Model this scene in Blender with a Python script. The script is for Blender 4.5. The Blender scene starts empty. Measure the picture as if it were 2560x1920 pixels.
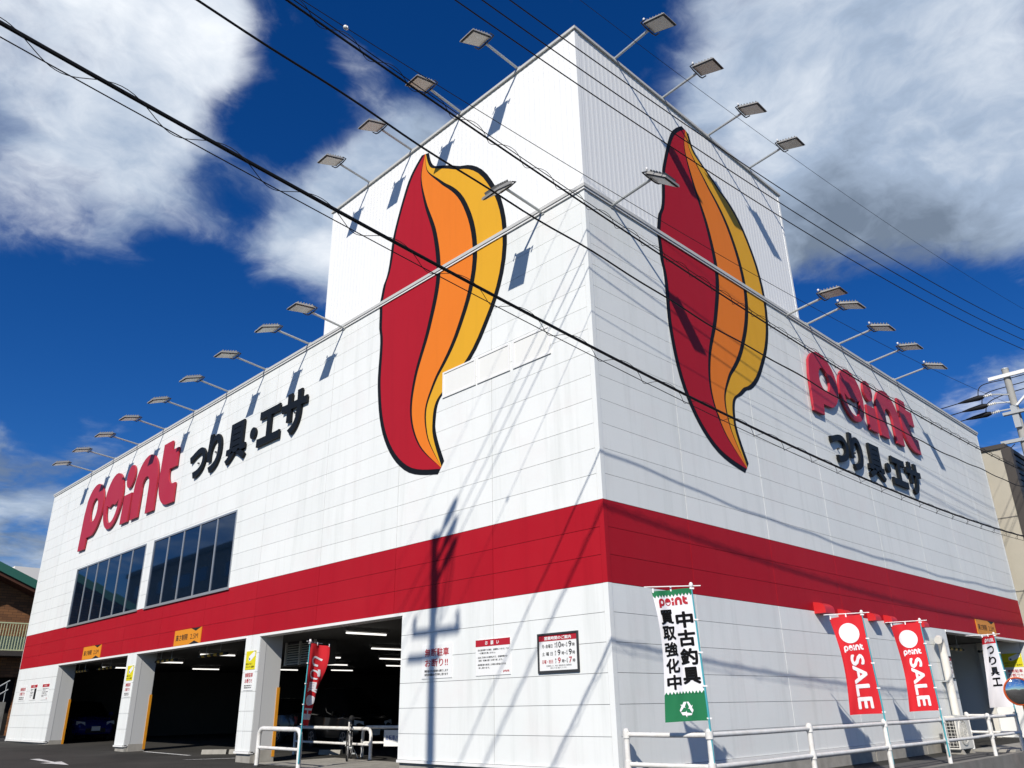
import bpy, bmesh, math, random
from mathutils import Vector, Matrix
R = math.radians
random.seed(7)
sc = bpy.context.scene
COL = sc.collection

# ------------------------------------------------------------------ camera
EYE = Vector((-10.214, -8.215, 1.295))
cam_d = bpy.data.cameras.new('camera'); cam = bpy.data.objects.new('camera', cam_d); COL.objects.link(cam)
rows = ((0.71531177, -0.69860635, -0.01668056), (-0.25177494, -0.27991558, 0.92642142), (0.65187303, 0.6584804, 0.37611848))
right, up, fwd = Vector(rows[0]), Vector(rows[1]), Vector(rows[2])
mw = Matrix((right, up, -fwd)).transposed().to_4x4(); mw.translation = EYE
cam.matrix_world = mw
cam_d.sensor_width = 36.0; cam_d.lens = 1988 / 2560 * 36.0
cam_d.clip_start = 0.1; cam_d.clip_end = 3000
sc.camera = cam
def ray(px, py):                                   # direction through a photo pixel, used for the cloud layout only
    return (right * ((px - 1280) / 1988) - up * ((py - 960) / 1988) + fwd).normalized()

# ------------------------------------------------------------------ light
SUN = Vector((-1.0, -0.53, 0.82)).normalized()     # towards the sun
sun_el = math.asin(SUN.z)
sun_az = math.atan2(SUN.x, SUN.y)
sd = bpy.data.lights.new('sun', 'SUN'); so = bpy.data.objects.new('sun', sd); COL.objects.link(so)
sd.energy = 4.7; sd.angle = R(0.6); sd.color = (1.0, 0.935, 0.84)
so.rotation_euler = (-SUN).to_track_quat('-Z', 'Y').to_euler()
so.location = (-40, -20, 40)

world = bpy.data.worlds.new('World'); sc.world = world; world.use_nodes = True
def build_sky():
    nt = world.node_tree; N = nt.nodes; Lk = nt.links
    for n in list(N): N.remove(n)
    def nd(t, **k):
        n = N.new(t)
        for a, b in k.items(): setattr(n, a, b)
        return n
    def m(op, a, b=None, c=None, clamp=False):
        n = nd('ShaderNodeMath', operation=op, use_clamp=clamp)
        for i, v in enumerate((a, b, c)):
            if v is None: continue
            if isinstance(v, (int, float)): n.inputs[i].default_value = v
            else: Lk.new(v, n.inputs[i])
        return n.outputs[0]
    def vm(op, a, b=None):
        n = nd('ShaderNodeVectorMath', operation=op)
        for i, v in enumerate((a, b)):
            if v is None: continue
            if isinstance(v, (tuple, list, Vector)): n.inputs[i].default_value = v
            else: Lk.new(v, n.inputs[i])
        return n.outputs['Value'] if op in ('DOT_PRODUCT', 'LENGTH') else n.outputs['Vector']
    def mr(v, a, b, c=0.0, d=1.0, smooth=True):
        n = nd('ShaderNodeMapRange', clamp=True)
        if smooth: n.interpolation_type = 'SMOOTHSTEP'
        Lk.new(v, n.inputs['Value'])
        for i, x in zip(('From Min', 'From Max', 'To Min', 'To Max'), (a, b, c, d)): n.inputs[i].default_value = x
        return n.outputs['Result']
    sky = nd('ShaderNodeTexSky', sky_type='NISHITA')
    sky.sun_disc = False; sky.sun_elevation = sun_el; sky.sun_rotation = sun_az
    sky.altitude = 20; sky.air_density = 1.0; sky.dust_density = 0.25; sky.ozone_density = 2.2
    tc = nd('ShaderNodeTexCoord')
    d = vm('NORMALIZE', tc.outputs['Generated'])
    sx = nd('ShaderNodeSeparateXYZ'); Lk.new(d, sx.inputs[0])
    zz = m('MAXIMUM', m('ADD', sx.outputs['Z'], 0.18), 0.05)
    cb = nd('ShaderNodeCombineXYZ')
    Lk.new(m('DIVIDE', sx.outputs['X'], zz), cb.inputs[0]); Lk.new(m('DIVIDE', sx.outputs['Y'], zz), cb.inputs[1])
    pl = cb.outputs[0]
    def noise(scale, det, rough, off, dist=0.0, vec=pl):
        n = nd('ShaderNodeTexNoise', noise_dimensions='3D')
        n.inputs['Scale'].default_value = scale; n.inputs['Detail'].default_value = det
        n.inputs['Roughness'].default_value = rough; n.inputs['Distortion'].default_value = dist
        Lk.new(vm('ADD', vec, off), n.inputs['Vector'])
        return n
    warp = noise(3.0, 4, .55, (3.1, 7.7, 1.0))
    wv = vm('SCALE', vm('SUBTRACT', warp.outputs['Color'], (.5, .5, .5)))
    wv.node.inputs['Scale'].default_value = 0.22
    pw = vm('ADD', pl, wv)
    big = noise(2.3, 14, .60, (11.3, 4.2, 0.0), 0.0, pw).outputs['Fac']
    # where there is more and where there is less cloud, by direction
    lobes = [  # px, py, angular half width (deg), weight
        (60, 60, 9, .12), (330, 90, 8, .14), (150, 330, 9, .08), (420, 260, 7, .08), (600, 180, 4, .10), (60, 540, 6, .20), (250, 470, 6, .20), (420, 420, 4, .10),
        (960, 330, 5, .22), (1010, 180, 5, .08), (640, 600, 6, .26), (560, 720, 4, .12), (760, 480, 5, .14), (860, 560, 4, .12),
        (1700, 60, 8, .08), (1950, 150, 11, .16), (2250, 120, 11, .18), (2150, 420, 10, .16), (2480, 330, 11, .18), (2450, 600, 8, .20), (2060, 600, 6, .12), (2300, 560, 8, .14),
        (60, 1200, 7, .42), (90, 1400, 4, .12), (2560, 880, 2.5, .14), (2540, 1080, 4, .20), (2410, 960, 2.0, .10),
        (330, 880, 9, -.40), (600, 920, 7, -.36), (120, 830, 5, -.30), (500, 620, 3, -.08), (640, 400, 4, -.40), (880, 40, 6, -.40), (720, 250, 4, -.34), (1130, 60, 5, -.26), (1240, 180, 4, -.22), (1560, 150, 4.5, -.34), (2330, 850, 6, -.50), (2130, 770, 5, -.42), (2560, 740, 3.5, -.3), (480, 540, 3, -.10), (30, 1060, 3, -.14)]
    acc = None
    for px, py, ang, w in lobes:
        dt = vm('DOT_PRODUCT', d, ray(px, py))
        v = mr(dt, math.cos(R(ang * 1.5)), 1.0, 0.0, w)
        acc = v if acc is None else m('ADD', acc, v)
    acc = m('MULTIPLY', acc, .85)
    cov = m('ADD', m('MULTIPLY_ADD', m('SUBTRACT', big, .5), 1.9, .58), acc)
    fac = mr(cov, 0.49, 1.0)
    thin = noise(5.5, 10, .62, (5.7, 2.2, 8.0), 0.0, pw).outputs['Fac']
    fac = m('MULTIPLY', fac, mr(m('ADD', thin, m('MULTIPLY', fac, .35)), .36, .66, .45, 1.0))
    fac = m('MULTIPLY', fac, mr(sx.outputs['Z'], -0.02, 0.06))
    # light and dark in the cloud
    shade = noise(3.4, 12, .58, (1.7, 9.4, 3.0), 0.0, pw).outputs['Fac']
    gray = None
    for px, py, ang, w in [(2330, 620, 8, .42), (2500, 540, 8, .26), (2150, 500, 7, .22), (1950, 200, 9, .15), (1500, 120, 8, .25), (1750, 40, 6, .15), (60, 1200, 7, .6), (1100, 60, 6, .25), (420, 700, 8, .15), (200, 420, 5, .12), (1950, 300, 6, -.18), (2450, 60, 8, -.30), (2150, 60, 7, -.2), (200, 90, 8, -.45), (480, 180, 6, -.30), (650, 180, 6, -.25), (330, 420, 5, -.15), (960, 330, 5, -.2), (640, 620, 5, -.15), (2540, 1080, 6, -.5), (2560, 880, 4, -.3)]:
        v = mr(vm('DOT_PRODUCT', d, ray(px, py)), math.cos(R(ang * 1.5)), 1.0, 0.0, w)
        gray = v if gray is None else m('ADD', gray, v)
    gray = m('MULTIPLY', gray, .5)
    lit = m('SUBTRACT', m('ADD', mr(shade, .28, .74, smooth=False), 0.0), gray, clamp=True)
    cr = nd('ShaderNodeValToRGB'); Lk.new(lit, cr.inputs[0])
    e = cr.color_ramp.elements
    e[0].position = 0; e[0].color = (0.17, 0.22, 0.30, 1)
    e[1].position = 1; e[1].color = (0.86, 0.90, 0.95, 1)
    k = e.new(.45); k.color = (0.37, 0.46, 0.60, 1)
    # sky colour: deep, as a phone renders it
    sk = nd('ShaderNodeHueSaturation'); sk.inputs['Hue'].default_value = .512; sk.inputs['Saturation'].default_value = 1.15; sk.inputs['Value'].default_value = 1.0
    Lk.new(vm('MULTIPLY', sky.outputs[0], (.50, .78, 1.08)), sk.inputs['Color'])
    STR = 0.075
    cl = nd('ShaderNodeMix', data_type='RGBA'); 
    csc = vm('SCALE', cr.outputs[0]); csc.node.inputs['Scale'].default_value = 1.0 / STR
    Lk.new(fac, cl.inputs[0]); Lk.new(sk.outputs[0], cl.inputs[6]); Lk.new(csc, cl.inputs[7])
    bg = nd('ShaderNodeBackground'); bg.inputs['Strength'].default_value = STR
    Lk.new(cl.outputs[2], bg.inputs['Color'])
    out = nd('ShaderNodeOutputWorld'); Lk.new(bg.outputs[0], out.inputs['Surface'])
build_sky()
sc.view_settings.view_transform = 'Standard'; sc.view_settings.look = 'None'
sc.view_settings.gamma = 1.0; sc.view_settings.use_curve_mapping = False
sc.view_settings.exposure = 0.13
sc.cycles.max_bounces = 6; sc.cycles.diffuse_bounces = 3; sc.cycles.glossy_bounces = 4

# ------------------------------------------------------------------ materials
MATS = {}
def mat(name, col, rough=.6, metal=0., noise=None, bump=None, emit=None, rnd=0., spec=.5, alpha=1., coat=0., streak=None, trans=0.):
    """noise=(scale, amount, dark colour) ; bump=(scale, strength, distance); streak=(amount) rain marks"""
    if name in MATS: return MATS[name]
    mt = bpy.data.materials.new(name); mt.use_nodes = True; MATS[name] = mt
    nt = mt.node_tree; N = nt.nodes; Lk = nt.links
    b = N['Principled BSDF']
    b.inputs['Roughness'].default_value = rough; b.inputs['Metallic'].default_value = metal
    b.inputs['Specular IOR Level'].default_value = spec
    b.inputs['Coat Weight'].default_value = coat
    b.inputs['Transmission Weight'].default_value = trans
    c4 = (*col, 1)
    geo = N.new('ShaderNodeNewGeometry')
    cur = None
    def mix(fac, a, bb, typ='MIX'):
        x = N.new('ShaderNodeMix'); x.data_type = 'RGBA'; x.blend_type = typ
        if isinstance(fac, float): x.inputs[0].default_value = fac
        else: Lk.new(fac, x.inputs[0])
        for i, v in ((6, a), (7, bb)):
            if isinstance(v, tuple): x.inputs[i].default_value = v
            else: Lk.new(v, x.inputs[i])
        return x.outputs[2]
    def nz(scale, det=5, vec=None, rough_=.6):
        n = N.new('ShaderNodeTexNoise'); n.inputs['Scale'].default_value = scale; n.inputs['Detail'].default_value = det; n.inputs['Roughness'].default_value = rough_
        Lk.new(vec if vec is not None else geo.outputs['Position'], n.inputs['Vector']); return n.outputs['Fac']
    def rng(v, a, bb, c=0., d=1.):
        r = N.new('ShaderNodeMapRange'); Lk.new(v, r.inputs[0])
        for i, x in zip((1, 2, 3, 4), (a, bb, c, d)): r.inputs[i].default_value = x
        return r.outputs[0]
    cur = c4
    if noise:
        s, amt, dark = noise
        cur = mix(rng(nz(s), .35, .7, 0., amt), cur, (*dark, 1))
    if streak:
        mp = N.new('ShaderNodeMapping'); mp.inputs['Scale'].default_value = (2.2, 2.2, .16); Lk.new(geo.outputs['Position'], mp.inputs['Vector'])
        f = rng(nz(1.6, 8, mp.outputs[0], .65), .5, .78, 0., streak)
        cur = mix(f, cur, (col[0] * .62, col[1] * .64, col[2] * .62, 1))
        f2 = rng(nz(.35, 4), .4, .75, 0., streak * .7)
        cur = mix(f2, cur, (col[0] * .80, col[1] * .84, col[2] * .83, 1))
        f3 = rng(nz(.9, 6), .52, .8, 0., streak * .8)
        cur = mix(f3, cur, (col[0] * .90, col[1] * .80, col[2] * .80, 1))
    if rnd:
        oi = N.new('ShaderNodeObjectInfo')
        cur = mix(rng(oi.outputs['Random'], 0, 1, 0., rnd), cur, (col[0] * .7, col[1] * .72, col[2] * .74, 1))
    if isinstance(cur, tuple): b.inputs['Base Color'].default_value = cur
    else: Lk.new(cur, b.inputs['Base Color'])
    if bump:
        s, st, dist = bump
        bp = N.new('ShaderNodeBump'); bp.inputs['Strength'].default_value = st; bp.inputs['Distance'].default_value = dist
        Lk.new(nz(s, 6), bp.inputs['Height']); Lk.new(bp.outputs[0], b.inputs['Normal'])
    if emit:
        b.inputs['Emission Color'].default_value = (*emit[0], 1); b.inputs['Emission Strength'].default_value = emit[1]
    return mt
mat('white_panel', (.79, .81, .795), .5, spec=.3, streak=.42, rnd=.13, bump=(9, .08, .02))
mat('red_panel', (.39, .007, .017), .55, spec=.18, streak=.30, rnd=.18, bump=(9, .08, .02), noise=(.6, .2, (.42, .03, .036)))
mat('cover_white', (.78, .785, .75), .45, streak=.15)
mat('joint', (.56, .57, .57), .9)
mat('sealant', (.74, .75, .745), .7)
mat('white_metal', (.80, .80, .785), .4, streak=.10)
mat('coping', (.60, .60, .57), .45, .1, noise=(3, .3, (.45, .45, .43)))
mat('tower_sheet', (.84, .85, .84), .42, streak=.10)
mat('reveal', (.50, .51, .51), .6, streak=.15)
mat('dark_gap', (.03, .03, .035), .8)
mat('concrete', (.36, .345, .31), .9, noise=(3.5, .7, (.20, .19, .17)), bump=(40, .3, .01), streak=.5)
mat('concrete_old', (.23, .22, .20), .95, noise=(2.2, .8, (.09, .088, .08)), bump=(30, .5, .02), streak=.8)
mat('asphalt', (.030, .029, .026), .95, spec=.25, noise=(.5, .9, (.055, .052, .047)), bump=(120, .5, .012))
mat('asphalt_worn', (.085, .083, .08), .95, noise=(1.5, .6, (.05, .05, .05)), bump=(100, .5, .012))
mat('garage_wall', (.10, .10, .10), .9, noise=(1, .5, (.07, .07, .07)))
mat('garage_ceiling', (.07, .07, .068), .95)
mat('white_paint', (.76, .76, .74), .5, noise=(7, .55, (.50, .46, .40)))
mat('road_paint', (.72, .72, .70), .8, noise=(9, .8, (.3, .3, .3)))
mat('galvanised', (.44, .46, .46), .45, .25, noise=(2, .3, (.34, .36, .36)))
mat('dark_metal', (.05, .052, .055), .5, .3)
mat('cable', (.008, .008, .009), .6, spec=.3)
mat('porcelain', (.80, .79, .74), .25)
mat('pole_concrete', (.36, .355, .33), .85, noise=(5, .5, (.26, .255, .24)), bump=(40, .2, .01), streak=.4)
mat('window_glass', (.004, .010, .022), .03, spec=1.0)
MATS['window_glass'].node_tree.nodes['Principled BSDF'].inputs['Specular Tint'].default_value = (.42, .66, 1.0, 1)
mat('window_frame', (.50, .52, .53), .35, .6)
mat('sign_red', (.40, .020, .040), .42, spec=.3, noise=(1.2, .35, (.42, .045, .06)))
mat('sign_black', (.007, .009, .011), .5, spec=.2)
mat('print_black', (.012, .012, .014), .6)
mat('print_red', (.42, .012, .025), .55)
mat('board_white', (.80, .81, .80), .4)
mat('board_orange', (.72, .27, .016), .45, noise=(5, .3, (.6, .22, .02)))
mat('board_yellow', (.70, .62, .015), .45)
mat('print_blue', (.05, .10, .35), .5)
mat('cloth_white', (.80, .79, .82), .85)
mat('cloth_red', (.62, .012, .022), .85)
mat('cloth_green', (.008, .16, .06), .85)
mat('cloth_black', (.008, .008, .009), .9, spec=.1)
mat('teal_pole', (.07, .36, .42), .35)
mat('plastic_white', (.80, .80, .80), .4)
mat('guard_orange', (.66, .27, .010), .5, noise=(7, .4, (.4, .17, .02)))
mat('hazard_yellow', (.55, .32, .02), .5)
mat('lamp_body', (.30, .295, .28), .5, .2)
mat('lamp_lens', (.48, .46, .41), .3, spec=.6)
mat('lamp_black', (.02, .02, .022), .5)
mat('tube_light', (.9, .9, .88), .4, emit=((1, .96, .90), 1.3))
mat('vent_red', (.55, .018, .022), .4)
mat('duct', (.74, .72, .66), .5, noise=(6, .4, (.6, .57, .5)))
mat('ac_body', (.66, .65, .60), .5, noise=(6, .3, (.55, .54, .5)))
mat('ac_fin', (.02, .021, .022), .7)
mat('mural_red', (.38, .010, .020), .5, spec=.2, streak=.25); mat('mural_orange', (.74, .19, .018), .5, spec=.2, streak=.2)
mat('mural_yellow', (.70, .36, .022), .5, spec=.2, streak=.2); mat('mural_black', (.007, .008, .009), .5, spec=.2)
mat('beige_wall', (.43, .40, .33), .8, noise=(2, .4, (.36, .335, .275)), streak=.3)
mat('dark_slat', (.030, .030, .033), .55); mat('dark_brown', (.045, .038, .033), .6)
mat('tile_brown', (.17, .072, .028), .8)
mat('green_roof', (.030, .13, .095), .45); mat('soffit_brown', (.07, .022, .010), .8)
mat('rail_green', (.50, .54, .33), .5); mat('panel_green', (.36, .42, .34), .5)
mat('cream_wall', (.72, .70, .66), .8); mat('shade_black', (.006, .006, .006), .9)
mat('paint_blue', (.010, .022, .22), .25, .3, coat=.6); mat('paint_shade_grey', (.030, .034, .040), .3, .3, coat=.6)
mat('paint_dark', (.014, .018, .022), .3, .3, coat=.6)
mat('paint_black', (.008, .008, .009), .3, .2, coat=.6)
mat('car_glass', (.004, .005, .006), .05, spec=.7); mat('tyre', (.012, .012, .012), .85); mat('rim', (.35, .35, .36), .35, .8)
mat('headlight', (.75, .78, .80), .12, spec=.8); mat('taillight', (.35, .01, .01), .2)
mat('mirror_glass', (.75, .75, .75), .03, 1.0); mat('mirror_rim', (.60, .10, .02), .4)
mat('rubber', (.015, .015, .015), .8)
def tile_material():
    mt = MATS['tile_brown']; nt = mt.node_tree; N = nt.nodes; Lk = nt.links; b = N['Principled BSDF']
    g = N.new('ShaderNodeNewGeometry'); mp = N.new('ShaderNodeMapping'); mp.inputs['Rotation'].default_value = (R(90), 0, 0)
    Lk.new(g.outputs['Position'], mp.inputs['Vector'])
    br = N.new('ShaderNodeTexBrick'); Lk.new(mp.outputs[0], br.inputs['Vector'])
    br.inputs['Scale'].default_value = 1.0; br.inputs['Brick Width'].default_value = .42; br.inputs['Row Height'].default_value = .13
    br.inputs['Mortar Size'].default_value = .008
    br.inputs['Color1'].default_value = (.22, .095, .035, 1); br.inputs['Color2'].default_value = (.13, .055, .022, 1); br.inputs['Mortar'].default_value = (.06, .03, .015, 1)
    Lk.new(br.outputs['Color'], b.inputs['Base Color'])
tile_material()

# ------------------------------------------------------------------ mesh helpers
class MB:
    def __init__(s): s.v = []; s.f = []
    def add(s, vs, fs):
        o = len(s.v); s.v += [tuple(p) for p in vs]; s.f += [tuple(i + o for i in f) for f in fs]; return s
    def box(s, a, b):
        x0, x1 = sorted((a[0], b[0])); y0, y1 = sorted((a[1], b[1])); z0, z1 = sorted((a[2], b[2]))
        return s.add([(x0, y0, z0), (x1, y0, z0), (x1, y1, z0), (x0, y1, z0), (x0, y0, z1), (x1, y0, z1), (x1, y1, z1), (x0, y1, z1)],
                     [(0, 3, 2, 1), (4, 5, 6, 7), (0, 1, 5, 4), (1, 2, 6, 5), (2, 3, 7, 6), (3, 0, 4, 7)])
    def bar(s, a, b, w, h=None, upv=(0, 0, 1)):
        a, b = Vector(a), Vector(b); h = h or w; t = (b - a).normalized(); u = Vector(upv)
        if abs(t.dot(u)) > .98: u = Vector((1, 0, 0))
        r = t.cross(u).normalized() * w / 2; q = r.cross(t).normalized() * h / 2
        vs = [p + i * r + j * q for p in (a, b) for i, j in ((-1, -1), (1, -1), (1, 1), (-1, 1))]
        return s.add(vs, [(0, 1, 2, 3), (7, 6, 5, 4), (0, 4, 5, 1), (1, 5, 6, 2), (2, 6, 7, 3), (3, 7, 4, 0)])
    def tube(s, pts, r, n=8, cap=True, closed=False):
        pts = [Vector(p) for p in pts]; k = len(pts); rr = r if isinstance(r, (list, tuple)) else [r] * k
        ring = []; prev = None
        for i, p in enumerate(pts):
            if closed: t = (pts[(i + 1) % k] - pts[i - 1]).normalized()
            else: t = (pts[min(i + 1, k - 1)] - pts[max(i - 1, 0)]).normalized()
            if prev is None:
                u = Vector((0, 0, 1)) if abs(t.z) < .9 else Vector((1, 0, 0))
                u = (u - t * u.dot(t)).normalized()
            else: u = (prev - t * prev.dot(t)).normalized()
            prev = u; w = t.cross(u)
            ring.append([p + rr[i] * (math.cos(2 * math.pi * j / n) * u + math.sin(2 * math.pi * j / n) * w) for j in range(n)])
        vs = [q for r_ in ring for q in r_]; fs = []
        for i in range(k if closed else k - 1):
            a = i * n; b = ((i + 1) % k) * n
            for j in range(n): fs.append((a + j, a + (j + 1) % n, b + (j + 1) % n, b + j))
        if cap and not closed: fs.append(tuple(range(n - 1, -1, -1))); fs.append(tuple((k - 1) * n + j for j in range(n)))
        return s.add(vs, fs)
    def lathe(s, c, axis, prof, n=16):        # prof: (distance along axis, radius)
        c = Vector(c); ax = Vector(axis).normalized(); u = ax.orthogonal().normalized(); w = ax.cross(u)
        vs = [c + ax * d + r * (math.cos(2 * math.pi * j / n) * u + math.sin(2 * math.pi * j / n) * w) for d, r in prof for j in range(n)]
        fs = []
        for i in range(len(prof) - 1):
            for j in range(n): fs.append((i * n + j, i * n + (j + 1) % n, (i + 1) * n + (j + 1) % n, (i + 1) * n + j))
        fs.append(tuple(range(n - 1, -1, -1))); fs.append(tuple((len(prof) - 1) * n + j for j in range(n)))
        return s.add(vs, fs)
    def prism(s, poly, plane, t0, t1):        # polygon in a plane, from offset t0 to t1 along its normal
        n = len(poly); vs = [plane.at(a, b, t) for t in (t0, t1) for a, b in poly]
        return s.add(vs, [tuple(range(n - 1, -1, -1)), tuple(range(n, 2 * n))] + [(i, (i + 1) % n, n + (i + 1) % n, n + i) for i in range(n)])
class Plane:
    def __init__(s, o, ax, ay): s.o = Vector(o); s.ax = Vector(ax); s.ay = Vector(ay); s.n = s.ax.cross(s.ay).normalized()
    def at(s, a, b, t=0): return s.o + s.ax * a + s.ay * b + s.n * t
def WL(y, z=0., x=0.): return Plane((x, y, z), (0, -1, 0), (0, 0, 1))      # on the lot facade, reading right towards the corner
def WR(x, z=0., y=0.): return Plane((x, y, z), (1, 0, 0), (0, 0, 1))       # on the street facade

ROOT = {}
def mesh_of(mb, name, m, base, smooth=False, bevel=0):
    me = bpy.data.meshes.new(name)
    me.from_pydata([Vector(p) - base for p in mb.v], [], mb.f)
    bm = bmesh.new(); bm.from_mesh(me); bmesh.ops.recalc_face_normals(bm, faces=bm.faces)
    if bevel: bmesh.ops.bevel(bm, geom=list(bm.edges), offset=bevel, segments=2, affect='EDGES', clamp_overlap=True)
    bm.to_mesh(me); bm.free()
    me.materials.append(MATS[m])
    if smooth:
        for p in me.polygons: p.use_smooth = True
        try: me.set_sharp_from_angle(angle=R(40))
        except Exception: pass
    return me
def tag(o, label, cat, group=None):
    o['label'] = label; o['category'] = cat
    if group: o['group'] = group
    return o
def thing(name, label, cat, loc=(0, 0, 0), group=None):
    o = bpy.data.objects.new(name, None); o.empty_display_size = .2; COL.objects.link(o); o.location = loc
    ROOT[o.name] = Vector(loc); return tag(o, label, cat, group)
def part(name, mb, m, parent, smooth=False, label=None, kind=None, bevel=0):
    base = ROOT[parent.name]
    o = bpy.data.objects.new(name, mesh_of(mb, name, m, base, smooth, bevel)); COL.objects.link(o); o.parent = parent; ROOT[o.name] = base
    if label: o['label'] = label
    if kind: o['kind'] = kind
    return o
def single(name, mb, m, label, cat, loc, group=None, smooth=False, bevel=0):
    loc = Vector(loc); o = bpy.data.objects.new(name, mesh_of(mb, name, m, loc, smooth, bevel)); COL.objects.link(o); o.location = loc; ROOT[o.name] = loc
    return tag(o, label, cat, group)
def struct(name, mb, m, smooth=False):
    o = bpy.data.objects.new(name, mesh_of(mb, name, m, Vector((0, 0, 0)), smooth)); COL.objects.link(o); o['kind'] = 'structure'; ROOT[o.name] = Vector((0, 0, 0)); return o
def copy_tree(o, parent=None, loc=None, rot=None):
    c = o.copy(); COL.objects.link(c); c.parent = parent
    if loc is not None: c.location = loc; ROOT[c.name] = Vector(loc)
    if rot is not None: c.rotation_euler = rot
    for ch in list(o.children): copy_tree(ch, c)
    return c

# ------------------------------------------------------------------ lettering (flat meshes from the built-in font) and the shop logo
_tc = {}
def curve_mesh(cu):
    o = bpy.data.objects.new('tmp', cu); COL.objects.link(o)
    bpy.context.view_layer.update()
    me = bpy.data.meshes.new_from_object(o.evaluated_get(bpy.context.evaluated_depsgraph_get()))
    vs = [tuple(v.co) for v in me.vertices]; fs = [tuple(p.vertices) for p in me.polygons]
    bpy.data.objects.remove(o); bpy.data.meshes.remove(me); bpy.data.curves.remove(cu)
    return vs, fs
def text2d(body, bold=0., extrude=0., bevel=0., res=3):
    k = (body, bold, extrude, bevel)
    if k not in _tc:
        cu = bpy.data.curves.new('t', 'FONT'); cu.body = body; cu.size = 1; cu.offset = bold if extrude else 0; cu.resolution_u = res; cu.extrude = extrude; cu.bevel_depth = bevel
        vs, fs = curve_mesh(cu)
        if bold and not extrude:            # bold: the outline laid down several times, each copy shifted by the stroke gain
            sh = [(0, 0), (1, .2), (-1, -.2), (.2, 1), (-.2, -1)] if bold < .025 else [(0, 0), (1, 0), (-1, 0), (0, 1), (0, -1), (.7, .7), (-.7, .7), (.7, -.7), (-.7, -.7)]
            v0, f0, n = vs, fs, len(vs); vs = []; fs = []
            for i, (a, b) in enumerate(sh):
                vs += [(v[0] + a * bold, v[1] + b * bold, i * 1.0) for v in v0]; fs += [tuple(q + i * n for q in f) for f in f0]
        x0 = min(v[0] for v in vs); x1 = max(v[0] for v in vs); y0 = min(v[1] for v in vs); y1 = max(v[1] for v in vs)
        _tc[k] = ([((v[0] - x0) / (x1 - x0), (v[1] - y0) / (y1 - y0), v[2]) for v in vs], fs, (x1 - x0) / (y1 - y0))
    return _tc[k]
def put_text(mb, body, plane, x, y, w, h, off, bold=.012):      # text stretched into the box x..x+w, y..y+h of a plane
    vs, fs, _ = text2d(body, bold)
    mb.add([plane.at(x + v[0] * w, y + v[1] * h, off + v[2] * .0002) for v in vs], fs)
def arc(cx, cy, rx, ry, a0, a1, n=14): return [(cx + rx * math.cos(R(a0 + (a1 - a0) * i / n)), cy + ry * math.sin(R(a0 + (a1 - a0) * i / n))) for i in range(n + 1)]
LOGO = {   # letters of the shop logo: list of closed outlines, overall 7.3 wide x 1.95 high
    'p': [[(0, 0), (.58, 0), (.62, .32)] + arc(.87, 1.09, .83, .79, -72, 150, 26) + [(.04, 1.05)], arc(.93, 1.10, .31, .36, 0, 360, 20)[:-1]],
    'o': [arc(2.60, 1.09, .75, .79, 0, 360, 30)[:-1], [(2.10, 1.04), (2.26, .97), (2.40, .94), (2.53, 1.0), (2.66, 1.0), (2.78, .95), (2.94, .98), (3.10, 1.06)] + arc(2.60, 1.0, .48, .54, -10, -170, 12)],
    'i': [[(3.52, .28), (4.10, .28), (4.13, 1.06), (3.55, 1.06)]], 'd': [arc(3.84, 1.56, .30, .32, 0, 360, 20)[:-1]],
    'n': [[(4.30, .28), (4.86, .28)] + [(4.88, .95)] + arc(5.14, 1.02, .28, .30, 170, 10, 10) + [(5.42, .95), (5.43, .28), (6.00, .28), (5.98, .95)] + arc(5.13, 1.0, .86, .90, 0, 180, 22)],
    't': [[(6.16, 1.95), (6.72, 1.95), (6.74, 1.68), (7.20, 1.68), (7.22, 1.20), (6.78, 1.20)] + arc(7.14, 1.12, .38, .36, 180, 260, 8) + [(7.30, .76), (7.32, .28), (6.95, .28)] + arc(6.92, 1.08, .78, .80, 265, 180, 10)]}
def logo2d(key, extrude=0., bevel=0.):
    k = ('logo', key, extrude, bevel)
    if k not in _tc:
        cu = bpy.data.curves.new('l', 'CURVE'); cu.dimensions = '2D'; cu.fill_mode = 'BOTH'; cu.extrude = extrude; cu.bevel_depth = bevel
        for poly in LOGO[key]:
            sp = cu.splines.new('POLY'); sp.points.add(len(poly) - 1); sp.use_cyclic_u = True
            for p, (a, b) in zip(sp.points, poly): p.co = (a, b, 0, 1)
        _tc[k] = curve_mesh(cu)
    return _tc[k]
def put_logo(mb, plane, x, y, w, off, hscale=1.):
    s = w / 7.3
    for k in LOGO:
        vs, fs = logo2d(k); mb.add([plane.at(x + v[0] * s, y + v[1] * s * hscale, off) for v in vs], fs)

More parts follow.
